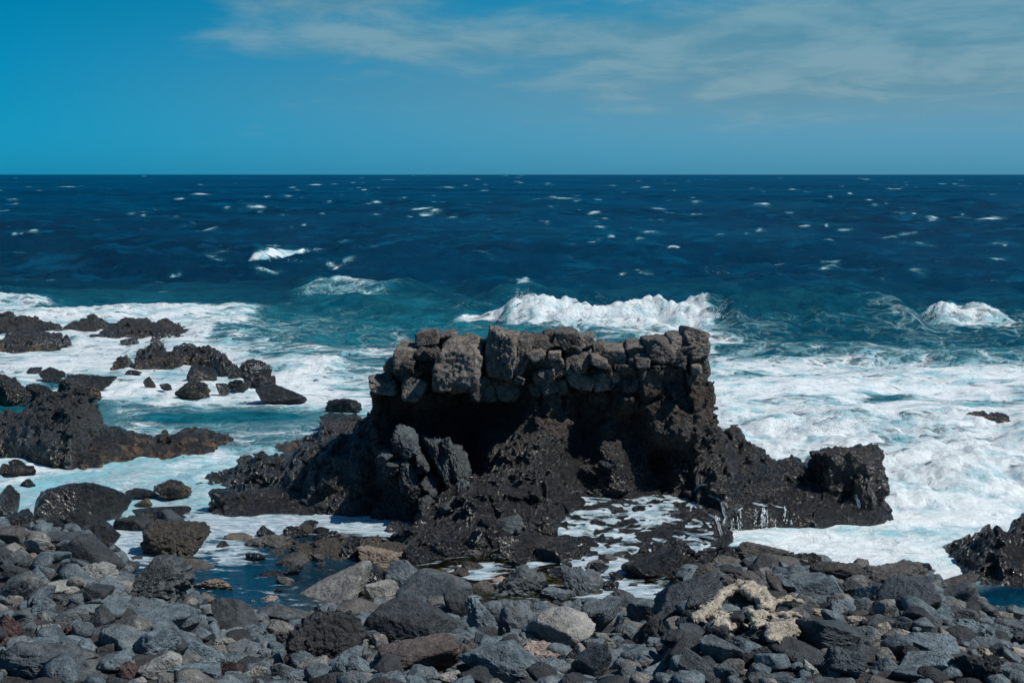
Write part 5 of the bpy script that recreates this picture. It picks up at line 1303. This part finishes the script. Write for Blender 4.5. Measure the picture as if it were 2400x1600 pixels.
for p in placed:
    o = p['o']; surf = o.name.startswith('surf')
    cat = 'rock' if surf else ('boulder' if p['w'] > 62 else 'stone')
    if o.name in HAND: lab = HAND[o.name]
    else:
        sz_ = 'big' if p['w'] > 110 else 'medium' if p['w'] > 62 else 'small' if p['w'] > 30 else 'tiny'
        near_ = sorted(lm, key=lambda l: (l[0] - p['px']) ** 2 + ((l[1] - p['py']) * 1.3) ** 2)
        done = False
        base_ = f"{sz_} {TONE[p['mat']]} {SHP[p['style']]} {cat}"
        opts = [f"{base_} {rel(p, near_[0])} {near_[0][2]}"]
        opts += [f"{base_} between {near_[0][2]} and {near_[1][2]}"]
        opts += [f"{base_} {rel(p, near_[j])} {near_[j][2]}" for j in (1, 2)]
        shp2 = 'wide' if p['w'] > 1.5 * p['h'] else 'upright' if p['h'] > p['w'] else 'stubby'
        opts += [f"{shp2} {base_} {rel(p, near_[j])} {near_[j][2]}" for j in (0, 1, 2)]
        opts += [f"{shp2} {base_} {rel(p, near_[j])} {near_[j][2]}, {'lower' if p['py'] > near_[j][1] else 'upper'} of the {a}" for j in (0, 1, 2) for a in ('pair', 'few')]
        opts = [q for q in opts if len(q.split()) <= 16]
        lab = next((q for q in opts if q not in used), None)
        if lab is None:
            lab = opts[0]
            for od in ('second', 'third', 'fourth', 'fifth', 'sixth'):
                q = f"{od} {base_} {rel(p, near_[0])} {near_[0][2]}"
                if q not in used and len(q.split()) <= 16: lab = q; break
        used.add(lab)
    tag(o, lab, cat, 'rocks of the foaming reef' if surf else 'boulders and stones of the beach')

# ------------------------------------------------------------------ cream crust draped over the stones
def tubes_sdf(name, lines, rad, mat, h=0.018, amp=0.05, seed=0):
    pts = []
    for ln in lines:
        q = []
        for x, y in ln:
            px, py = 1600 + x / 2.94, 1100 + y / 2.94
            gx_, gy_, gz_ = ground_hit(px, py + 3, 0.15)
            q.append(np.array(at(px, py, gy_)))
        pts.append(q)
    allp = np.array([p for q in pts for p in q])
    lo, hi = allp.min(0) - rad - 0.15, allp.max(0) + rad + 0.15
    def fun(P):
        F = np.full(len(P), 9.0, np.float32)
        for q in pts:
            for a, b in zip(q[:-1], q[1:]):
                ab = b - a; t = np.clip(((P - a) @ ab) / (ab @ ab), 0, 1)
                d = P - a - t[:, None] * ab
                F = smin(F, np.sqrt(d[:, 0] ** 2 + d[:, 1] ** 2 * 0.6 + d[:, 2] ** 2 * 2.2) - rad, 0.05)
        return F
    V, Q = sdf_mesh(fun, lambda P, F: rough_fine(P, amp, 5.0, seed, 4, 0.6), lo, hi, h, band=0.16)
    return link(name, mesh_from(name, V, Q, mat))
L_ = [
 ([[(110, 1020), (200, 945), (265, 870), (330, 830), (400, 805), (460, 805), (520, 830), (575, 880), (595, 940)], [(420, 830), (480, 860), (560, 910), (580, 960)]], .060, 'cream pitted crust arch curving round a few dark stones'),
 ([[(200, 960), (230, 1020), (290, 1080), (350, 1075)], [(300, 1000), (250, 1060)]], .045, 'cream crust patch at the foot of the arch'),
 ([[(455, 990), (510, 1030), (560, 1000), (640, 1010), (700, 1005), (770, 1000)], [(470, 1060), (520, 1065), (480, 1010)]], .045, 'cream crust band running right below the arch'),
 ([[(590, 1140), (650, 1080), (700, 1100), (770, 1040)], [(620, 1170), (700, 1130), (770, 1110)]], .055, 'wide cream crust patch touching the left tip of the black wedge boulder'),
 ([[(610, 935), (660, 895), (720, 885), (785, 900)]], .035, 'thin cream crust strip right of the arch')]
for k, (ln, rd, lb) in enumerate(L_):
    tag(tubes_sdf('cream_crust', ln, rd, M['cream'], seed=k), lb, 'crust', 'cream crusts on the right part of the beach')

# ------------------------------------------------------------------ white water: trickles, films and spray
from mathutils.bvhtree import BVHTree
dg = bpy.context.evaluated_depsgraph_get()
bpy.context.view_layer.update()
def hit(px, py):
    dx, dy, dz = ray(px, py)
    r_ = SC.ray_cast(dg, Vector((0, 0, CAM_H)), Vector((float(dx), float(dy), float(dz))))
    return r_[1] if r_[0] else None
I0, F0 = ico(0); I1, F1 = ico(1)
def blobs(name, P, R, mat, stretch=None, lvl=0):
    Vb, Fb = ico(lvl)
    P = np.asarray(P); R = np.asarray(R)
    S = np.ones((len(P), 3)) if stretch is None else np.asarray(stretch)
    V = (P[:, None, :] + Vb[None] * (R[:, None] * S)[:, None, :]).reshape(-1, 3)
    F = (Fb[None] + (np.arange(len(P)) * len(Vb))[:, None, None]).reshape(-1, 3)
    return mesh_from(name, V, F, mat)
tr = random.Random(9)
TR = [(395, 285, 18, 1.0), (375, 330, 12, .7), (545, 262, 24, 1.6), (557, 262, 20, 1.3), (575, 275, 12, .7), (700, 262, 18, 1.1), (345, 335, 10, .5), (740, 345, 9, .5), (500, 262, 9, .4), (635, 340, 9, .4), (235, 330, 24, 1.6), (250, 330, 24, 1.4), (225, 320, 18, 1.0), (280, 300, 12, .7), (330, 350, 8, .4)]
TL = ['thin white trickle', 'faint broken trickle', 'strongest white trickle', 'second strong trickle', 'thin side trickle', 'long white trickle', 'faint dripping trickle', 'faint rightmost trickle', 'short faint drip', 'sparse drip', 'wide white fall', 'bright white fall', 'curving white fall', 'thin wavy trickle', 'very faint drip']
for k, (zx, zy, n, th) in enumerate(TR):
    px, py = 1600 + zx / 2.94, 1100 + zy / 2.94
    p = hit(px, py)
    if p is None: continue
    x, y, z = p.x, p.y - 0.05, p.z
    P, R, S = [], [], []
    zz = z; step = 0.02
    while zz > 0.0:
        f_ = (z - zz) / max(z, .1)
        if tr.random() < 0.97 - 0.55 * f_ ** 1.5:
            P.append((x + tr.gauss(0, 0.004 + 0.022 * f_) * (1 + th * .3), y - 0.10 * f_ + tr.gauss(0, .01), zz)); R.append(tr.uniform(.004, .010) * (0.7 + th * 0.45)); S.append((1, 1, tr.uniform(1.5, 4.0) if f_ < .7 else 1.3))
        zz -= step * (0.5 if th > 1 else 0.8)
    for _ in range(int(10 * th)):
        P.append((x + tr.gauss(0, .07), y - .12 + tr.gauss(0, .06), tr.uniform(0, .25))); R.append(tr.uniform(.003, .007)); S.append((1, 1, 1))
    o = link('water_trickle', blobs('water_trickle', P, R, M['white'], S))
    tag(o, f"{TL[k]} of white water falling off the black shelf into foam", 'trickle', 'trickles off the black shelf')
# white water films running over rock: short strands that follow the surface found there
def film(paths, name, label, wid=3.0, jit=2.5, n=5):
    VV, FF = [], []; nv = 0
    for path in paths:
        for s in range(n):
            pts = []
            ox_, oy_ = tr.gauss(0, jit), tr.gauss(0, jit * .6)
            for (a, b), (c, d) in zip(path[:-1], path[1:]):
                m_ = max(2, int(math.hypot(c - a, d - b) / 4))
                for i in range(m_):
                    t = i / m_; px = a + (c - a) * t + ox_ + tr.gauss(0, .8); py = b + (d - b) * t + oy_ + tr.gauss(0, .6)
                    h_ = hit(px, py)
                    if h_ is not None and (not pts or (h_ - pts[-1]).length < 0.5): pts.append(h_)
                    elif len(pts) > 2: break
            if len(pts) < 3: continue
            for i, p_ in enumerate(pts):
                w_ = wid * 0.0035 * tr.uniform(.3, 1.3) * math.sin(math.pi * (i + .5) / len(pts)) ** .5
                d_ = (pts[min(i + 1, len(pts) - 1)] - pts[max(i - 1, 0)])
                sd_ = Vector((-d_.z, 0, d_.x)) if d_.length < 1e-6 else d_.cross(Vector((0, -.7, .7))).normalized()
                up_ = Vector((0, -0.018, 0.014))
                VV += [tuple(p_ + sd_ * w_ + up_ * .3), tuple(p_ + up_), tuple(p_ - sd_ * w_ + up_ * .3)]
                if i: b0 = nv + (i - 1) * 3; FF += [(b0, b0 + 3, b0 + 4, b0 + 1), (b0 + 1, b0 + 4, b0 + 5, b0 + 2)]
            nv += len(pts) * 3
    if not VV: return
    o = link(name, mesh_from(name, VV, FF, M['film']))
    tag(o, label, kind='stuff')
z3 = lambda L: [(1600 + x / 2.94, 1100 + y / 2.94) for x, y in L]
z2 = lambda L: [(800 + x / 2.94, 1100 + y / 2.94) for x, y in L]
film([z3([(180, 310), (225, 330), (245, 380), (262, 440), (262, 475)]), z3([(50, 290), (60, 240), (110, 245), (140, 280)]), z3([(70, 150), (100, 115), (175, 100)]), z3([(1185, 178), (1205, 215), (1222, 280)]), z3([(225, 200), (265, 215), (280, 290), (295, 330), (275, 400)]),
      z3([(480, 235), (560, 250), (600, 245)]), z3([(625, 250), (680, 262), (710, 262)]), z3([(385, 285), (420, 265)]), z3([(0, 430), (60, 450), (150, 462), (240, 490)]), z3([(180, 180), (225, 195)])],
     'foam_streaks', 'white water streaks running down the black shelf', 1.5, 2.2, 7)
# spray above the breakers
def spray(cx, cy, rx, ry, n, Yd, s0, label):
    P, R = [], []
    pl = [(tr.uniform(-.9, .9), tr.uniform(.03, .12), tr.uniform(.4, 1.2)) for _ in range(9)]
    for _ in range(n // 2):
        q_ = pl[tr.randrange(9)]
        a, b = (tr.gauss(0, .5), abs(tr.gauss(0, .3))) if tr.random() < .5 else (q_[0] + tr.gauss(0, q_[1]), abs(tr.gauss(0, .45)) * q_[2])
        x, y, z = [float(q) for q in at(cx + a * rx, cy - b * ry, Yd + tr.gauss(0, .5))]
        P.append((x, y, z)); R.append(s0 * tr.uniform(.4, 1.3) * (1 - .5 * min(b, 1)))
    tag(link('spray', blobs('spray', P, R, M['white'])), label, kind='stuff')
spray(1225, 706, 26, 34, 700, 66, .024, 'thrown drops over the small splash behind the outcrop')
spray(1370, 745, 90, 34, 1800, 53, .018, 'thrown drops over the middle of the white breaker')
spray(1550, 745, 160, 22, 1800, 53, .017, 'thrown drops along the right half of the white breaker')
spray(1200, 752, 120, 18, 800, 54, .017, 'thrown drops along the left half of the white breaker')
spray(1665, 745, 26, 30, 700, 53, .018, 'thrown drops at the right end of the white breaker')
spray(2240, 745, 80, 28, 1600, 57, .018, 'thrown drops over the breaker at the right')
spray(2040, 735, 40, 18, 300, 56, .03, 'sparse drops over the dark wave face')
spray(650, 612, 60, 10, 260, 91, .022, 'drops over the far white crest')
spray(800, 690, 90, 10, 300, 67, .018, 'drops over the low white hump')
spray(1950, 1010, 330, 70, 2200, 27, .010, 'fine spray over the churning white surf')
spray(250, 810, 240, 45, 1400, 40, .009, 'fine spray over the reef falls')
spray(660, 865, 90, 34, 700, 36, .009, 'fine spray where the reef foam tumbles down')
spray(380, 742, 260, 12, 400, 58, .016, 'drops along the left foam line')
print('done', time.time() - T0)
